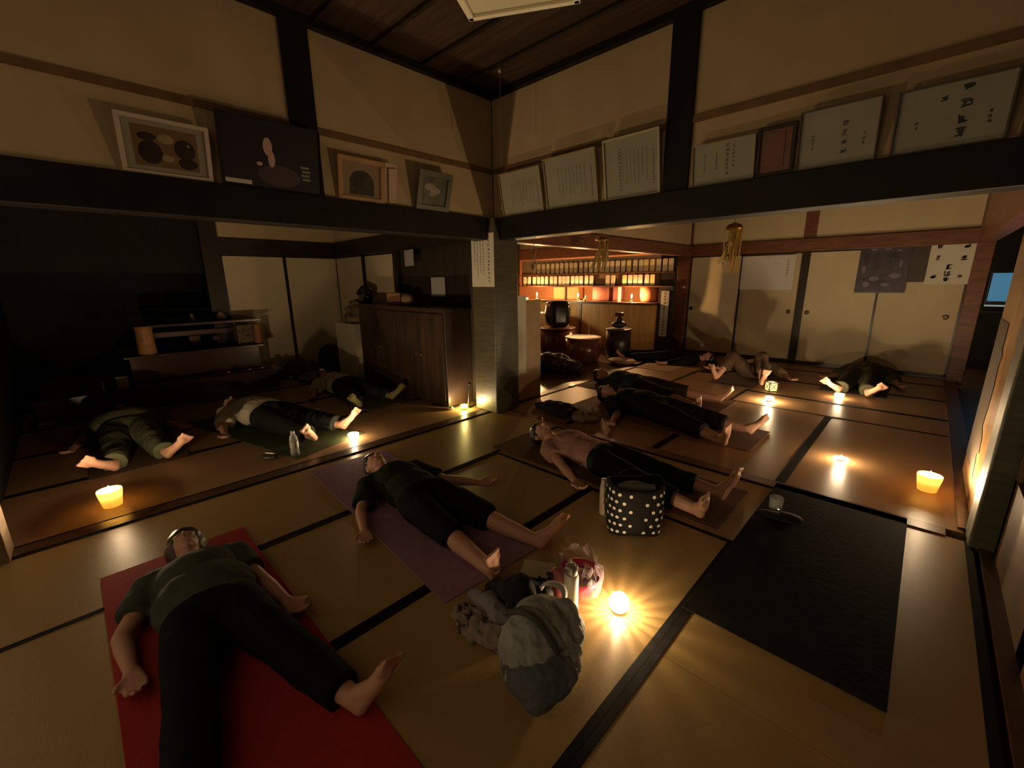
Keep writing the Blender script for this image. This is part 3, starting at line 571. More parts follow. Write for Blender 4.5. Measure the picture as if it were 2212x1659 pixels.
b = MB(); b.limb([(0,0,.03),(.10,-.03,.09),(.22,-.05,.16)],(.035,.045,.07)); b.limb([(.20,-.03,.10),(.14,.07,.10),(.20,.13,.09)],(.05,.02,.02))
o = remesh('black_garment', b, mat('black_cloth', (.015,.014,.016), .9, .2), None, .007, 3, disp=.02, dscale=14, zmin=.004, seed=3)
o.location = (2.06,-2.03,.0); setp(o, 'black garment draped on the left of the grey backpack', 'clothing')
b = MB(); b.limb([(0,0,.02),(.12,-.02,.05),(.25,-.04,.05)],(.03,.05,.06))
o = remesh('grey_sweater', b, mat('grey_sweater_cloth', (.22,.20,.20), .95, .2), None, .008, 3, disp=.03, dscale=12, zmin=.004, seed=4)
o.location = (2.02,-2.11,0); setp(o, 'light grey garment under the black one at mat end', 'clothing')
b = MB(); b.box((-.075,-.055,0),(.075,.055,.07)); b.box((-.078,-.058,.07),(.078,.058,.076),1)
own('cream_box', b, [mat('cream_card', (.42,.37,.24), .8), mat('cream_lid', (.50,.44,.30), .8)], 'cream cloth-covered box behind the grey backpack', 'box', (2.17,-1.84,0), R(30), bevel=.006)
b = MB(); b.ell((0,0,.035),(.05,.04,.035)); b.limb([(0,.02,.05),(.01,.05,.09),(.0,.03,.11)],(.02,.014,.01))
o = remesh('black_pouch', b, mat('black_pouch_cloth', (.018,.017,.016), .7), None, .005, 2, zmin=.002)
o.location = (2.25,-1.90,.0); setp(o, 'small black pouch between cream box and backpack', 'pouch')
# white bottle
t = thing('white_bottle', 'slim white flask standing behind the grey backpack', 'bottle', (2.39,-1.89,0))
build('bottle_body', MB().lathe([(.026,0),(.031,.004),(.031,.185),(.028,.195),(.025,.20)],n=32), mat('matte_white', (.62,.58,.50), .35, .5), t, True)
build('bottle_cap', MB().lathe([(.026,.20),(.027,.203),(.027,.232),(.022,.238),(.010,.240)],n=32).limb([(.018,0,.245),(.0,0,.262),(-.018,0,.245)],(.004,.004,.004)), mat('grey_cap', (.35,.33,.30), .25, .5, .5), t, True)
# clear wrap + pink bowl
t = thing('pink_bowl', 'deep pink bowl wrapped in clear film beside white flask', 'bowl', (2.33,-1.74,0))
build('bowl', MB().lathe([(.045,0),(.060,.01),(.085,.045),(.098,.09),(.093,.09),(.080,.047),(.055,.014),(.001,.012)],n=36), mat('pink_enamel', (.65,.035,.10), .3, .5), t, True)
b = MB(); b.ell((0,0,.06),(.06,.06,.03)); b.ell((.025,.02,.085),(.02,.015,.015),1); b.ell((-.02,-.03,.085),(.015,.02,.012),1)
build('contents', b, [mat('dark_red_item', (.22,.01,.03), .4), mat('white_item', (.6,.5,.45), .5)], t, True)
b = MB(); n = 28; V = []; Fs = []
rr = random.Random(4)
for j, (r, z) in enumerate(((.100,.02),(.103,.05),(.105,.08),(.100,.11),(.080,.125),(.085,.155))):
    for k in range(n):
        a = 2*PI*k/n; d = 1+rr.uniform(-.10,.10)*(j/3.); V.append((r*d*math.cos(a), r*d*math.sin(a)*.95, z+rr.uniform(-.012,.016)*j/2.5))
for j in range(5):
    for k in range(n): a = j*n+k; c = j*n+(k+1)%n; Fs.append((a,c,c+n,a+n))
b.add(V, Fs); build('plastic_wrap', b, FILM, t)
# pink bottle-like thing left of the bottle
b = MB().lathe([(.036,0),(.038,.01),(.038,.09),(.030,.11),(.014,.12)],n=24); own('pink_jar', b, mat('dusty_pink', (.36,.10,.12), .4, .5), 'dusty pink jar left of the white flask', 'jar', (2.27,-1.82,0), smooth=True)
# polka dot bag
t = thing('polka_dot_bag', 'black tote bag with white polka dots', 'bag', (2.27,-1.14,0), R(42))
bw, bd, bh = .31, .18, .29
b = MB(); NX, NZ = 14, 10; ring = []
def bagp(u, v):      # u around 0..1, v up
    a = 2*PI*u; c, s_ = math.cos(a), math.sin(a); ex = .55
    wx = bw/2*(abs(c)**ex)*(1 if c >= 0 else -1); wy = bd/2*(abs(s_)**ex)*(1 if s_ >= 0 else -1)
    k = 1-.13*(1-v)**2+.04*math.sin(3*v+5*u*PI)
    z = bh*v*(1+.05*math.sin(4*PI*u+1)); return Vector((wx*k, wy*k*(1+.10*math.sin(PI*v)), z+.004))
NU = 44
V = [bagp(i/NU, j/NZ) for j in range(NZ+1) for i in range(NU)]
Fs = [(j*NU+i, j*NU+(i+1)%NU, (j+1)*NU+(i+1)%NU, (j+1)*NU+i) for j in range(NZ) for i in range(NU)]+[tuple(range(NU-1,-1,-1))]
V2 = [Vector((p.x*.93,p.y*.90,p.z)) for p in V[-NU:]]+[Vector((p.x*.80,p.y*.75,p.z*.80)) for p in V[-NU:]]
k0 = len(V); V += V2
Fs += [(k0-NU+i, k0-NU+(i+1)%NU, k0+(i+1)%NU, k0+i) for i in range(NU)]+[(k0+i, k0+(i+1)%NU, k0+NU+(i+1)%NU, k0+NU+i) for i in range(NU)]+[tuple(k0+NU+i for i in range(NU))]
b.add(V, Fs); build('bag_body', b, mat('black_bag_cloth', (.009,.008,.008), .85, .15), t, True)
b = MB(); row = 0
for j in range(6):
    for i in range(17):
        u = (i+(.5 if j % 2 else 0))/17; v = (j+.6)/6.3
        p = bagp(u, v); du = (bagp(u+.004, v)-bagp(u-.004, v)); dv_ = (bagp(u, min(1, v+.02))-bagp(u, v-.02)); nn = du.cross(dv_).normalized()
        if nn.dot(Vector((p.x, p.y, 0))) < 0: nn = -nn
        du.normalize(); dz = nn.cross(du).normalized(); c = p+nn*.0042; n = 14
        b.add([c+(du*math.cos(2*PI*k/n)+dz*math.sin(2*PI*k/n))*.0095 for k in range(n)]+[c+nn*.0008], [(k,(k+1)%n,n) for k in range(n)])
build('polka_dots', b, mat('dot_white', (.62,.60,.52), .7), t)
b = MB(); b.box((-.10,-.055,.245),(.10,-.02,.29)); b.ell((0,.02,.25),(.10,.05,.03)); build('grey_lining', b, mat('grey_lining_cloth', (.17,.17,.165), .8), t, bevel=.008)
for sgn in (1, -1):
    b = MB(); pts = [Vector((.075*math.cos(PI*k/14), sgn*.075, .28+.05*math.sin(PI*k/14)*(1 if sgn > 0 else -.5))) for k in range(15)]
    for p, q in zip(pts, pts[1:]): b.cone(p, q, .009, .009, 0, 8, .5)
    build('handle', b, MATS['black_bag_cloth'], t, True)
own('white_flask', MB().lathe([(.022,0),(.026,.005),(.026,.17),(.022,.19),(.020,.20),(.020,.225),(.001,.228)],n=24), mat('dull_white', (.42,.33,.26), .4, .5), 'pale slim flask standing left of the polka dot bag', 'bottle', (2.06,-1.11,0), smooth=True)
# water bottle
t = thing('water_bottle', 'clear plastic water bottle near the black-trousered legs', 'bottle', (-.27,-2.05,0))
build('bottle_body', MB().lathe([(.028,0),(.033,.004),(.033,.05),(.031,.06),(.033,.07),(.033,.13),(.028,.16),(.013,.185),(.013,.20)],n=28), CLEAR, t, True)
build('bottle_cap', MB().lathe([(.015,.19),(.015,.208),(.001,.209)],n=20), mat('white_cap', (.6,.58,.5), .4), t, True)
build('bottle_label', MB().lathe([(.0335,.07),(.0335,.12)],n=28,close=False), mat('grey_label', (.38,.36,.30), .5), t, True)
own('glasses_case', MB().ell((0,0,.02),(.08,.035,.02)), mat('dark_glossy', (.05,.05,.04), .2, .5), 'small glossy dark case left of the water bottle', 'case', (-.34,-2.22,0), R(40), smooth=True)
b = MB(); b.limb([(-.07,0,.004),(.07,.02,.004)],(.004,.004)); own('pen', b, SILVER, 'thin silver pen on green mat by the water bottle', 'pen', (-.42,-2.18,.006), .5)

# ================================================================ candles
def flame(t, z, s=1, m_=FLAME):
    build('wick', MB().cone((0,0,z-.012*s),(0,0,z+.002),.0012,.001,0,6), WICK, t)
    build('flame', MB().lathe([(.0008*s,z),(.0048*s,z+.005*s),(.0062*s,z+.012*s),(.0045*s,z+.022*s),(.0018*s,z+.031*s),(.0003*s,z+.036*s)],n=14), m_, t, True)
def pillar_candle(label, loc):
    t = thing('pillar_candle', label, 'candle', loc)
    build('wax_cup', MB().lathe([(.044,.0),(.048,.002),(.064,.105),(.062,.112),(.057,.104),(.050,.060)],n=36), WAX, t, True)
    build('wax_core', MB().lathe([(.0505,.058),(.046,.062),(.001,.061)],n=36,close=False), WAXW, t, True)
    flame(t, .072, 1.8); return t
pillar_candle('wide yellow candle glowing on the floor at far left', (-.29,-3.16,0))
pillar_candle('wide yellow candle glowing on the floor at far right', (3.46,.58,0))
def tealight(label, loc, s=1, m_=None, holder='glass', col=None, fl=FLAME):
    t = thing('tealight', label, 'candle', loc)
    build('metal_cup', MB().lathe([(.018*s,.004),(.019*s,.016),(.0185*s,.016),(.0175*s,.008)],n=24), SILVER, t, True)
    build('wax', MB().lathe([(.0174*s,.008),(.0174*s,.0135),(.001,.0135)],n=24), WAXW, t, True)
    if holder == 'glass': build('glass_holder', MB().lathe([(.024*s,0),(.030*s,.002),(.037*s,.05),(.034*s,.052),(.028*s,.012),(.022*s,.0035)],n=28), m_ or CLEAR, t, True)
    elif holder == 'dish': build('glass_dish', MB().lathe([(.030*s,0),(.040*s,.003),(.055*s,.022),(.052*s,.023),(.036*s,.0045)],n=28), m_ or CLEAR, t, True)
    flame(t, .016, s, fl); return t
FR2 = glow('frosted_glass', (1,.93,.78), .6, .35)
tealight('small round candle at the feet of the white-topped person', (-.27,-1.55,0), 1.3, FR2)
tealight('small candle burning in front of the soles below fourth sliding door', (2.70,2.92,0), 1.3, FR2)
tealight('candle in a shallow glass dish above the charcoal mat', (2.98,.78,0), .9, None, 'dish', fl=FLAMED)
tealight('candle in clear glass in front of the small square lantern', (2.14,2.24,0), 1.2, None)
tealight('tiny candle on the floor at right end of the bar', (-.12,3.86,0), 1.0, None, 'glass', fl=FLAMED)
YG = thin('yellow_green_glass', (.75,.80,.10), .30, .05)
tealight('candle in yellow-green glass at foot of the centre post', (-.22,-.30,0), 1.15, YG, fl=FLAMED)
# star-cut glass ball candle
t = thing('glass_ball_candle', 'round cut-glass candle ball shining beside the pink bowl', 'candle', (2.53,-1.735,0))
n = 18; b = MB(); prof = [(.018,.003),(.030,.010),(.040,.026),(.043,.043),(.039,.060),(.030,.073),(.020,.078)]
V = []; 
for j, (r, z) in enumerate(prof):
    for k in range(n): a = 2*PI*(k+.5*(j % 2))/n; V.append((r*math.cos(a), r*math.sin(a), z))
Fs = []
for j in range(len(prof)-1):
    for k in range(n):
        a, c = j*n+k, j*n+(k+1)%n
        if j % 2 == 0: Fs += [(a,c,a+n),(c,c+n,a+n)]
        else: Fs += [(a,c,c+n),(a,c+n,a+n)]
Fs.append(tuple(range(n-1,-1,-1))); b.add(V, Fs); build('cut_glass_ball', b, FROST, t)
b = MB()
for k in range(n):
    a = 2*PI*k/n
    for j in range(len(prof)-1):
        r0, z0 = prof[j]; r1, z1 = prof[j+1]; b.cone((r0*1.02*math.cos(a), r0*1.02*math.sin(a), z0), (r1*1.02*math.cos(a+.17), r1*1.02*math.sin(a+.17), z1), .0014, .0014, 0, 5)
build('star_ribs', b, mat('brass_rib', (.4,.35,.2), .3, .5, .8), t)
build('wax', MB().lathe([(.018,.012),(.018,.024),(.001,.024)],n=24), WAXW, t, True); flame(t, .027, .95)
# square lantern with crossed bars
t = thing('square_lantern', 'small square metal lantern with crossed bars on its sides', 'lantern', (2.03,2.78,0), R(45))
b = MB(); s_ = .052; h_ = .115
for x in (-s_, s_):
    for y in (-s_, s_): b.box((x-.004,y-.004,0),(x+.004,y+.004,h_))
for z in (.004, h_-.004):
    for q in (-s_, s_): b.box((-s_,q-.004,z-.004),(s_,q+.004,z+.004)); b.box((q-.004,-s_,z-.004),(q+.004,s_,z+.004))
for q in (-s_, s_):
    b.cone((-s_,q,.006),(s_,q,h_-.006),.003,.003,0,6); b.cone((s_,q,.006),(-s_,q,h_-.006),.003,.003,0,6); b.cone((q,-s_,.006),(q,s_,h_-.006),.003,.003,0,6); b.cone((q,s_,.006),(q,-s_,h_-.006),.003,.003,0,6)
build('metal_frame', b, mat('dark_iron', (.03,.03,.025), .5, .5, .6), t)
PPR = glow('lantern_paper', (.95,.90,.72), .7, .0)
b = MB()
for q in (-s_+.006, s_-.006): b.box((-s_+.006,q-.0006,.006),(s_-.006,q+.0006,h_-.006)); b.box((q-.0006,-s_+.006,.006),(q+.0006,s_-.006,h_-.006))
build('paper_panes', b, PPR, t)
t2 = build('wax', MB().lathe([(.018,.003),(.018,.018),(.001,.018)],n=20), WAXW, t, True); flame(t, .022, .55, FLAMED)
# glass tumbler on the charcoal mat
own('glass_tumbler', MB().lathe([(.028,0),(.034,.003),(.038,.075),(.036,.075),(.032,.008),(.001,.008)],n=28), CLEAR, 'clear glass tumbler glinting on the charcoal mat', 'glass', (2.80,-.36,MATH), smooth=True)
b = MB(); b.ell((0,0,.012),(.11,.05,.012)); b.ell((.05,.03,.014),(.07,.05,.014))
o = remesh('eye_pillow', b, mat('black_pouch2', (.012,.011,.011), .8), None, .006, 2, zmin=.0); o.location = (2.84,-.47,MATH); setp(o, 'flat black pouch beside the tumbler on charcoal mat', 'pouch')
# things at the foot of the centre post
own('crumpled_tissue', MB().ell((0,0,.018),(.045,.03,.018),0,10), mat('tissue', (.6,.56,.38), .9, bump=.5, scale=40), 'crumpled pale tissue beside the yellow-green candle', 'tissue', (-.33,-.40,0))
own('black_tray', MB().box((-.16,-.07,0),(.16,.07,.012)), mat('black_tray_mat', (.02,.016,.012), .4), 'flat black tray left of the yellow-green candle', 'tray', (-.50,-.33,0), .3, bevel=.004)
t = thing('incense_holder', 'thin dark stand leaning against foot of centre post', 'stand', (-.24,-.225,0))
build('base', MB().lathe([(.03,0),(.03,.012),(.008,.02)],n=16), MATS['dark_iron'], t); build('stem', MB().cone((0,0,.015),(.01,.02,.26),.006,.004).ell((.01,.02,.27),(.014,.014,.02)), MATS['dark_iron'], t)

# ================================================================ ceiling lamp, cord
t = thing('pendant_lamp', 'square unlit ceiling lamp with pale wooden frame', 'lamp', (1.84,-1.65,2.58), R(30))
b = MB(); h_ = .25
for q in (-h_, h_): b.box((-h_-.012,q-.014,0),(h_+.012,q+.014,.035)); b.box((q-.014,-h_-.012,0),(q+.014,h_+.012,.035))
build('lamp_frame', b, mat('pale_lamp_wood', (.80,.75,.55), .5), t, bevel=.003)
build('lamp_shade', MB().box((-h_+.012,-h_+.012,.012),(h_-.012,h_-.012,.11)), mat('milk_acrylic', (.62,.56,.38), .4), t, bevel=.01)
build('lamp_rod', MB().cone((0,0,.11),(0,0,.46),.01,.01), BLK, t); build('ceiling_rose', MB().lathe([(.05,.44),(.05,.468)],n=20), BLK, t)
t = thing('pull_cord', 'thin hanging cord with small white ball near the corner', 'cord', (.50,-.38,HC))
build('cord', MB().cone((0,0,-.02),(.0,0,-.72),.0022,.0022,0,6), mat('grey_cord', (.22,.19,.13), .7), t)
build('cord_ball', MB().ell((0,0,-.035),(.014,.014,.016)), mat('white_ball', (.62,.60,.50), .4), t, True)

# ================================================================ right room: gold hangings
def hanging(label, loc, n, rz, seed):
    t = thing('gold_hanging', label, 'ornament', loc, rz); rr = random.Random(seed)
    build('cap', MB().lathe([(.01,0),(.06,-.02),(.075,-.05),(.05,-.06)],n=12), BRASS, t)
    b = MB()
    for k in range(n):
        a = rr.uniform(0,2*PI); r0 = .085*rr.random(); x0, y0 = r0*math.cos(a), r0*math.sin(a); dx = rr.uniform(-.03,.03); L_ = rr.uniform(.18,.40)
        b.obox((x0+dx/2,y0,-.05-L_/2), (.014,.002,L_), Euler((rr.uniform(-.1,.1), dx/L_*-1, a)).to_matrix(), k % 2)
    build('foil_strips', b, [GOLD, mat('gold_dull', (.35,.24,.08), .4, .5, .4)], t)
    b = MB()
    for k in range(5): b.obox((-.035-.010*k,.02*(k%2),-.25-.004*k),(.010,.012,.20),Euler((0,.38,0)).to_matrix(), k%2)
    build('slanting_slats', b, [mat('gold_slat', (.68,.52,.20), .35, .5, .3), mat('pale_slat', (.50,.46,.26), .5)], t)
    build('hanging_string', MB().cone((0,0,-.01),(0,0,.89),.003,.003), MATS['grey_cord'], t)
    return t
hanging('cluster of gold strips hanging in front of the bar slips', (.50,1.2,1.86), 16, R(45), 3)
hanging('cluster of gold strips hanging before first sliding door', (1.90,1.2,1.86), 22, R(45), 5)
t = thing('green_hanging', 'pale green looped cord hanging at left of the bar', 'ornament', (-.52,1.2,1.80))
b = MB()
for k in (-1, 1):
    pts = [Vector((k*(.03+.012*math.sin(j*1.3)), 0, -.04*j)) for j in range(7)]+[Vector((0,0,-.30))]; b.tube(pts, .006)
b.ell((0,0,-.26),(.018,.018,.04)); build('looped_cord', b, mat('pale_green_cord', (.30,.36,.20), .4, .5), t); build('hook', MB().cone((0,0,0),(0,0,.95),.003,.003), MATS['grey_cord'], t)
own('low_screen', MB().box((-.015,.17,0),(.015,.72,1.15)), mat('beige_board', (.38,.25,.12), .5, .4, var=.1), 'low beige board right of the centre post behind the writing strip', 'board', (0,0,.007), bevel=.003)

# ================================================================ bar
t = thing('bar_counter', 'wooden bar counter with golden board front', 'counter', (0,0,0))
build('counter_front', MB().box((-3.72,4.40,.0),(-.32,4.44,.90)), BWOOD, t); build('counter_top', MB().box((-3.72,4.20,.90),(-.30,4.85,.945)), mat('counter_dark', (.11,.055,.03), .35, .5, var=.2), t, bevel=.005)
build('counter_batten', MB().box((-2.03,4.385,0),(-1.97,4.40,.90)), RWOOD, t)
lo = [-3.57,-3.44,-3.28,-3.15,-3.04,-2.92,-2.78,-2.67,-2.54,-2.44,-2.34,-2.21,-2.1,-1.99,-1.86,-1.74,-1.36,-1.24,-0.99,-0.87,-0.76,-0.66,-0.53,-0.42]
up = [-3.28,-3.15,-3.01,-2.88,-2.75,-2.62,-2.5,-2.37,-2.25,-2.14,-2.0,-1.88,-1.76,-1.64,-1.49,-1.38,-1.27,-1.15,-1.03,-0.91,-0.78,-0.66,-0.56,-0.44,-0.32,-.20,-.09]
t = thing('slip_rack', 'long two-tier wooden rack hanging above the bar counter', 'rack', (0,0,0))
build('rail', MB().box((-3.70,4.36,1.478),(-.03,4.44,1.50)), RWOOD, t); build('rail', MB().box((-3.70,4.36,1.225),(-.03,4.44,1.25)), RWOOD, t)
build('back_board', MB().box((-3.70,4.425,1.25),(-.03,4.44,1.478)), mat('rack_brown', (.20,.10,.05), .6), t)
build('upper_backing', MB().box((-3.70,4.425,1.50),(-.06,4.44,1.80)), mat('rack_pale', (.50,.38,.25), .7), t)
def slip(w_, h_):
    b = MB(); c = .012; P_ = [(-w_/2,0),(w_/2,0),(w_/2,h_-c),(w_/2-c,h_),(-w_/2+c,h_),(-w_/2,h_-c)]; n = 6
    b.add([(x,-.018,z) for x, z in P_]+[(x,0,z) for x, z in P_], [tuple(range(n)), tuple(range(2*n-1,n-1,-1))]+[(k,k+n,(k+1)%n+n,(k+1)%n) for k in range(n)])
    return b
SL = [mat('slip_cream', (.74,.62,.42), .6), mat('slip_yellow', (.85,.68,.28), .6), mat('slip_tan_shaded', (.55,.42,.26), .6)]  # tan copy has the shade of the upper row's left end in its colour
def slips(xs, z, h_, yel, label, group, tan=()):
    proto = {}
    for i, x in enumerate(xs):
        mi = 1 if i in yel else (2 if i in tan else 0)
        if mi not in proto: o = build('wooden_slip', slip(.085, h_), SL[mi]); proto[mi] = o
        else: o = proto[mi].copy(); COL.objects.link(o)
        o.location = (x, 4.40, z); setp(o, label[mi], 'slip', group)
slips(lo, 1.252, .20, (18,23), ('cream upright slip in lower row of bar rack','bright yellow upright slip in lower row of bar rack','tan slip in lower row'), 'slips in the lower row above the bar')
slips(up, 1.502, .22, (19,22,23), ('cream upright slip in upper row of bar rack','bright yellow upright slip in upper row of bar rack','shaded tan upright slip in upper row of bar rack'), 'slips in the upper row above the bar', tuple(range(0,12)))
def bar_candle(label, x, z=.945, s=1.25):
    t = thing('bar_candle', label, 'candle', (x, 4.28, z))
    build('holder', MB().lathe([(.03,0),(.035,.004),(.030,.03),(.012,.035)],n=20), mat('pale_holder', (.5,.42,.35), .4), t, True)
    build('candle_stick', MB().lathe([(.011,.03),(.011,.09),(.004,.092)],n=14), WAXW, t, True); flame(t, .095, s*1.3, FLAMEB)
bar_candle('leftmost tall flame burning on the bar counter', -3.11, s=1.5)
bar_candle('middle flame on the bar counter beside small ornament', -1.98)
bar_candle('right flame on the bar counter beside orange tub', -.76)
own('counter_ornament', MB().ell((0,0,.03),(.05,.03,.03)).ell((.03,0,.09),(.035,.02,.035)).cone((0,0,.03),(.03,0,.09),.02,.02), mat('pale_gold', (.6,.42,.18), .4), 'small pale ornament right of the middle bar flame', 'ornament', (-1.80,4.28,.945))
b = MB().lathe([(.13,0),(.17,.02),(.185,.12),(.19,.30)],n=32); t = own('orange_tub', b, mat('orange_lacquer', (.50,.19,.09), .8, .15), 'round orange tub with faint writing at right end of the counter', 'tub', (-.56,4.62,.945), smooth=True)
b = MB(); rr = random.Random(8)
for k, (a, z) in enumerate(((-2.3,.20),(-2.3,.12),(-2.0,.22),(-2.0,.12),(-1.7,.17))): glyph(b, (.192*math.cos(a), .192*math.sin(a), z), (-math.sin(a), math.cos(a), 0), (0,0,1), .05, rr, .15)
build('writing', b, mat('pale_yellow_ink', (.75,.5,.25), .6), t)
own('curved_panel', MB().lathe([(.30,0),(.33,.03),(.33,.27)],n=36), mat('rose_lacquer', (.38,.14,.11), .8, .15), 'wide rosy round tub in the middle of the counter', 'tub', (-1.62,4.86,.945), smooth=True)
own('back_box', MB().box((-.35,-.1,0),(.35,.1,.27)), mat('orange_box', (.50,.24,.09), .7, var=.1), 'orange wooden box behind the leftmost bar flame', 'box', (-2.75,4.97,.945), bevel=.01)
own('paper_strip', MB().box((-.03,-.01,0),(.03,.01,.28)), PAPER, 'narrow pale upright strip on the counter left of the orange tub', 'strip', (-1.13,4.47,.945))
own('thin_post', MB().box((-.02,-.02,0),(.02,.02,.28)), WOOD, 'thin dark upright between the left and middle bar flames', 'post', (-2.50,4.55,.945))
own('round_pot', MB().ell((0,0,.13),(.10,.10,.13)), mat('yellow_pot', (.62,.45,.20), .4), 'round yellowish pot at far left end of the counter', 'pot', (-3.60,3.92,1.0), smooth=True)
# shelf cabinet under the pot
own('side_cabinet', MB().box((-.34,-.25,0),(.30,.25,1.0)), mat('olive_cabinet', (.10,.085,.05), .5), 'dark side cabinet below the yellowish pot', 'cabinet', (-3.55,3.90,0), bevel=.005)
# black glossy television on a round red-brown drum table
t = thing('black_monitor', 'bulky black rounded monitor with two candle reflections', 'monitor', (-1.75,3.3,.50), R(-35))
o = build('monitor_case', MB().box((-.25,-.20,.0),(.25,.20,.50)), BLK, t, True); q = o.modifiers.new('bevel','BEVEL'); q.width = .12; q.segments = 8
build('monitor_screen', MB().ell((.0,-.175,.25),(.19,.06,.18),0,24), mat('black_glass', (.01,.012,.012), .06, .6), t, True)
def drum(label, loc, r, h_, m1, m2, lug=8):
    t = thing('drum', label, 'drum', loc)
    build('shell', MB().lathe([(r*.8,0),(r*.97,h_*.15),(r,h_*.5),(r*.97,h_-.02)],n=36), m1, t, True)
    build('head', MB().lathe([(r*1.0,h_-.02),(r*1.03,h_-.012),(r*1.03,h_),(r*.97,h_+.004),(r*.94,h_-.004),(.001,h_-.004)],n=36), m2, t, True); return t
DR = mat('wine_lacquer', (.14,.045,.04), .22, .5); DH = mat('drum_skin', (.42,.27,.20), .45)
drum('wine-red round drum beneath the black monitor', (-1.75,3.3,0), .34, .495, DR, mat('wine_top', (.22,.09,.08), .2, .5))
drum('pale-rimmed round drum right of the black monitor', (-.92,2.95,0), .30, .42, DR, DH)
drum('small dark drum standing behind the pale-rimmed one', (-.62,3.62,0), .22, .52, mat('black_shell', (.03,.02,.02), .3), mat('dark_head', (.07,.05,.045), .4))
own('hat', MB().ell((0,0,.04),(.13,.12,.07)).ell((.02,-.02,.13),(.06,.06,.05)), mat('black_hat', (.04,.035,.035), .6), 'dark rounded hat resting on the small dark drum', 'hat', (-.62,3.62,.555), smooth=True)
own('brown_block', MB().box((-.07,-.05,0),(.07,.05,.07)), mat('brown_block_wood', (.10,.03,.02), .5), 'little dark red box on top of the dark hat', 'box', (-.62,3.62,.735), bevel=.02)
t = thing('cymbal_stand', 'thin pale rod standing behind the pale-rimmed drum', 'stand', (-1.25,3.62,0))
build('rod', MB().cone((0,0,0),(0,0,.78),.008,.006), mat('pale_rod', (.6,.42,.32), .4), t); build('base', MB().lathe([(.10,0),(.10,.015),(.02,.02)],n=20), DR, t)
b = MB(); b.ell((0,0,.14),(.36,.26,.14)); b.ell((.28,.10,.10),(.22,.16,.10)); b.ell((-.25,0,.10),(.2,.2,.1))
o = remesh('dark_bags', b, mat('dark_bag_cloth', (.03,.018,.013), .6), None, .014, 4, disp=.06, dscale=6, zmin=.002); o.location = (-.80,1.95,0); setp(o, 'heap of dark bags on the floor before the drums', 'bag')
b = MB().ell((0,0,.055),(.24,.2,.05),0,24); own('rosy_cushion', b, mat('rose_cushion', (.34,.17,.13), .6), 'flat rosy cushion on floor right of the drums', 'cushion', (-.25,3.12,0), smooth=True)
own('pale_cushion', MB().ell((0,0,.03),(.16,.10,.03),0,24), mat('cream_cushion', (.45,.30,.18), .6), 'small cream cushion behind the tiny floor candle', 'cushion', (-.38,4.10,0), smooth=True)
t = thing('jar_candle', 'glass jar glowing left of the black monitor', 'candle', (-2.55,3.45,.72))
build('glass_jar', MB().lathe([(.06,0),(.085,.02),(.10,.11),(.085,.20),(.06,.23)],n=28,close=False), thin('greenish_jar', (.75,.85,.6), .35, .1), t, True)
build('wax', MB().lathe([(.03,.005),(.03,.06),(.001,.06)],n=20), WAXW, t, True); flame(t, .065, 1.2, FLAMED)
own('green_pouch', MB().ell((0,0,.07),(.10,.05,.06)).ell((.05,0,.13),(.04,.04,.06)), mat('mint_cloth', (.30,.42,.28), .8), 'mint green cloth bundle below the glass jar', 'cloth', (-2.70,3.22,.50), smooth=True)
own('jar_shelf', MB().box((-.35,-.30,0),(.25,.25,.72)), mat('shelf_brown', (.12,.075,.04), .5), 'brown low cupboard carrying the glass jar', 'cupboard', (-2.60,3.62,0), bevel=.005)
own('pouch_stool', MB().box((-.14,-.10,.44),(.14,.10,.50)).box((-.13,-.09,0),(-.10,-.06,.44)).box((.10,-.09,0),(.13,-.06,.44)).box((-.13,.06,0),(-.10,.09,.44)).box((.10,.06,0),(.13,.09,.44)), MATS['shelf_brown'], 'small brown stool under the mint green bundle', 'stool', (-2.70,3.20,0))
# blue-lit screen at the end of the corridor
t = thing('lit_screen', 'small blue-lit screen at the end of the dark corridor', 'screen', (4.11,7.0,.80))
build('screen_case', MB().box((-.19,-.01,.10),(.19,.03,.62)), BLK, t); build('screen_glass', MB().box((-.175,-.014,.17),(.175,-.011,.60)), mat('blue_screen', (.1,.3,.5), .3, emit=(.10,.34,.58), es=.10), t)
build('screen_highlight', MB().ell((.11,-.016,.49),(.05,.003,.06)), mat('pale_blue_lit', (.4,.7,.9), .3, emit=(.35,.75,1.0), es=.16), t, True)
build('lower_bar', MB().box((-.19,-.014,.09),(.19,-.011,.115)), mat('pale_blue_bar', (.5,.6,.6), .3, emit=(.5,.65,.7), es=.08), t)
own('screen_stand', MB().box((-.25,-.15,-.1),(.25,.15,.80)), CW, 'black cabinet under the blue-lit screen', 'cabinet', (4.07,7.05,0))

# ================================================================ left room: altar steps, cabinets
LAC = mat('wine_black_lacquer', (.055,.022,.020), .20, .6)
own('altar_step', MB().box((-4.5,-3.55,.005),(-2.92,-1.30,.235)).box((-4.5,-3.55,.235),(-2.88,-1.26,.262)), LAC, 'lowest black lacquered step of the altar platform', 'altar', bevel=.005)
own('altar_step', MB().box((-4.5,-2.75,.262),(-3.25,-1.40,.54)).box((-4.5,-2.80,.54),(-3.20,-1.35,.57)), LAC, 'second lacquered step of the altar platform', 'altar', bevel=.005)
t = thing('altar_table', 'lacquered altar table with two golden brocade columns', 'table', (-3.55,-1.95,.57))
build('tabletop', MB().box((-.28,-.62,.31),(.30,.62,.34)), LAC, t, bevel=.004)
for y in (-.53, .53): build('leg', MB().box((-.24,y-.04,0),(-.18,y+.04,.31)), LAC, t)
build('apron', MB().box((-.05,-.55,.16),(.0,.45,.22)).ell((.0,-.1,.12),(.02,.07,.05)).ell((0,.15,.10),(.02,.06,.04)), mat('apron_wine', (.09,.04,.035), .4), t)
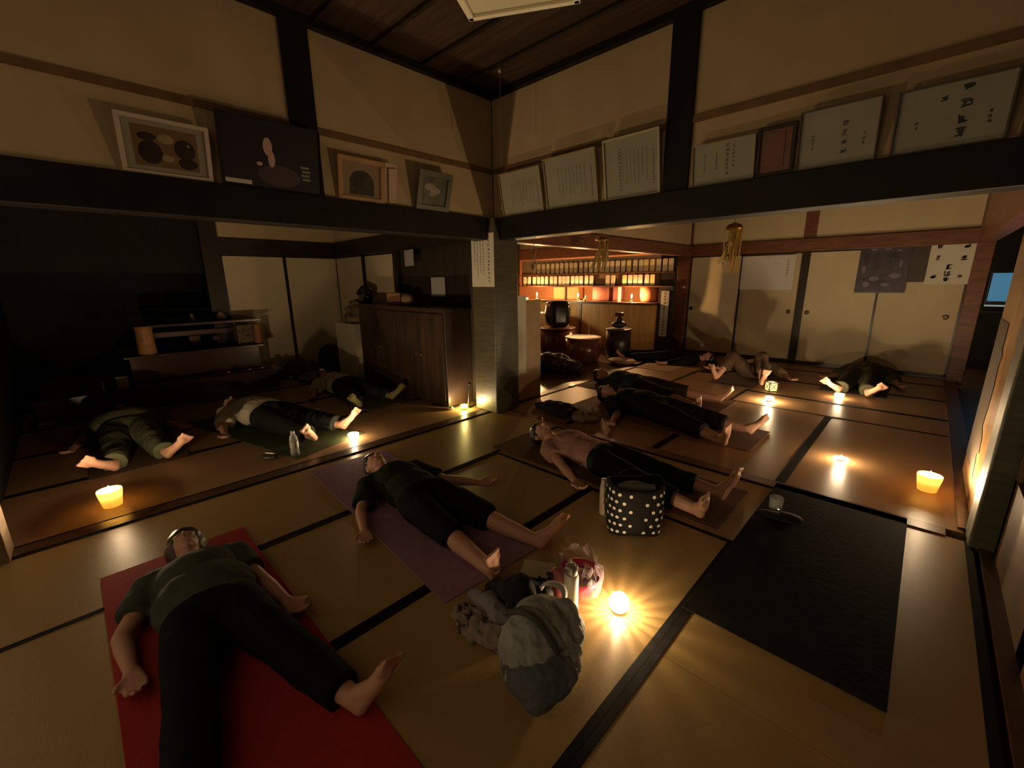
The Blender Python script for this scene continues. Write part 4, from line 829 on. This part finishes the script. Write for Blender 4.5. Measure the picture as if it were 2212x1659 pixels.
OG = mat('orange_brocade', (.36,.17,.07), .6, .4, var=.25, scale=25)
for y, r, h_, lb in ((-.66,.085,.33,'thicker orange brocade column'), (.62,.05,.27,'slimmer orange brocade column')):
    o = build('brocade_column', MB().lathe([(r,.0),(r*1.05,.02),(r,.10),(r*.95,h_-.05),(r*1.1,h_)],(.24,y*.93,0),20), OG, t, True); o['label'] = lb
build('carved_panel', MB().box((.02,.34,.002),(.20,.52,.26)).ell((.20,.40,.19),(.02,.03,.03)).ell((.20,.47,.10),(.02,.03,.03)), mat('carved_tan', (.18,.13,.08), .6, var=.5, scale=25, bump=.3), t)
own('rice_offering', MB().lathe([(.05,0),(.07,.01),(.05,.05),(.02,.10)],n=20), mat('offering_pink', (.36,.24,.20), .7), 'pinkish cone offering on the right of the altar table', 'offering', (-3.50,-1.73,.915), smooth=True)
own('small_vase', MB().lathe([(.02,0),(.03,.02),(.015,.06),(.02,.09)],n=16), mat('vase_brown', (.22,.15,.11), .4), 'slender brown vase in the middle of the altar table', 'vase', (-3.48,-2.05,.915), smooth=True)
for i, (y, z, lb) in enumerate(((-1.86, .262, 'leftmost small metal cup on the lowest altar step'), (-1.62, .262, 'middle small metal cup on the lowest altar step'), (-1.47, .262, 'rightmost small metal cup on the lowest altar step'))):
    own('metal_cup', MB().lathe([(.012,0),(.02,.004),(.032,.035),(.028,.035),(.001,.006)],n=20), BRASS, lb, 'cup', (-2.98,y,z), smooth=True)
own('offering_card', MB().box((-.01,-.05,0),(.01,.05,.13)), mat('grey_card', (.34,.27,.22), .7), 'small grey card standing at the dark left end of the altar', 'card', (-3.0,-2.86,.262), R(10))
own('incense_stick', MB().cone((0,0,0),(0,0,.10),.004,.003), SILVER, 'thin metal stick left of the small grey card', 'stick', (-3.0,-3.02,.262))
# white low cabinet and dark cupboard along the partition
t = thing('white_cabinet', 'low white cabinet left of the dark cupboard', 'cabinet', (-2.66,-.30,.01))
build('cabinet_body', MB().box((-.30,-.14,0),(.29,.22,.80)), mat('cabinet_cream', (.58,.51,.37), .6), t, bevel=.004)
b = MB(); b.ell((0,0,.06),(.24,.15,.08)); b.ell((.08,.02,.18),(.16,.12,.09)); b.ell((-.10,.0,.16),(.13,.10,.08)); b.ell((-.02,.03,.27),(.12,.09,.05))
o = remesh('folded_clothes', b, mat('mixed_cloth', (.22,.16,.10), .9, var=.5, scale=9), None, .009, 3, disp=.05, dscale=12, zmin=.0, seed=8); o.location = (-2.62,-.27,.812); setp(o, 'pile of tan clothes on top of the low white cabinet', 'clothing')
o = own('shoulder_bag', MB().limb([(-.16,0,.20),(0,.0,.26),(.18,0,.22)],(.03,.05,.04)).limb([(.1,0,.1),(.16,0,.22)],(.07,.05)), BLK, 'black bag on the clothes pile beside the post', 'bag', (-2.55,-.16,1.02), smooth=True)
t = thing('dark_cupboard', 'long dark brown cupboard with glossy doors', 'cupboard', (-1.34,-.22,.01))
CUP = mat('cupboard_brown', (.045,.026,.017), .3, .5, var=.35, scale=3, stretch=(5,1,.8), bump=.05)
build('cupboard_body', MB().box((-.97,-.16,0),(.95,.20,1.05)), CUP, t, bevel=.004); build('cupboard_top', MB().box((-.99,-.18,1.05),(.97,.20,1.08)), CUP, t, bevel=.004)
for k in range(4):
    d = build('cupboard_door', MB().box((-.94+.47*k,-.175,.06),(-.49+.47*k,-.16,1.02)), CUP, t, bevel=.003)
    build('knob', MB().ell((-.53+.47*k if k % 2 == 0 else -.90+.47*k,-.185,.55),(.014,.012,.014)), BRASS, d)
own('orange_box', MB().box((-.12,-.08,0),(.12,.08,.15)), mat('orange_carton', (.30,.13,.06), .6), 'orange-brown carton on the dark cupboard', 'box', (-1.58,-.20,1.092), .2, bevel=.01)
own('tan_bundle', MB().ell((0,0,.07),(.10,.07,.07)), mat('tan_bundle_cloth', (.42,.25,.16), .8), 'rounded tan bundle right of the orange-brown carton', 'bundle', (-1.33,-.22,1.092), smooth=True)
b = MB(); b.ell((0,0,.22),(.26,.20,.22),0,24)
o = remesh('black_cushion', b, mat('black_cushion_cloth', (.012,.011,.010), .9), None, .012, 3, disp=.03, dscale=6, zmin=.002); o.location = (-3.30,-.40,0); setp(o, 'big round black cushion left of the low white cabinet', 'cushion')
b = MB(); b.ell((0,0,.05),(.22,.26,.06),0,20)
o = remesh('folded_blanket', b, mat('grey_blanket_cloth', (.17,.15,.13), .95), None, .010, 3, disp=.03, dscale=8, zmin=.002); o.location = (-2.98,-.78,0); setp(o, 'folded grey blanket in front of the black cushion', 'blanket')
b = MB(); b.ell((0,0,.13),(.20,.16,.15)); b.ell((.1,.15,.10),(.14,.12,.12)); b.ell((-.08,-.2,.08),(.13,.14,.10))
o = remesh('brown_rucksack', b, mat('brown_bag_cloth', (.11,.075,.04), .8, var=.3), None, .012, 3, disp=.05, dscale=8, zmin=.002, seed=6); o.location = (-3.42,-.90,0); setp(o, 'brown bags heaped at the right end of the altar steps', 'bag')
print('objects', len(bpy.data.objects), 'polys', sum(len(o.data.polygons) for o in bpy.data.objects if o.type == 'MESH'))
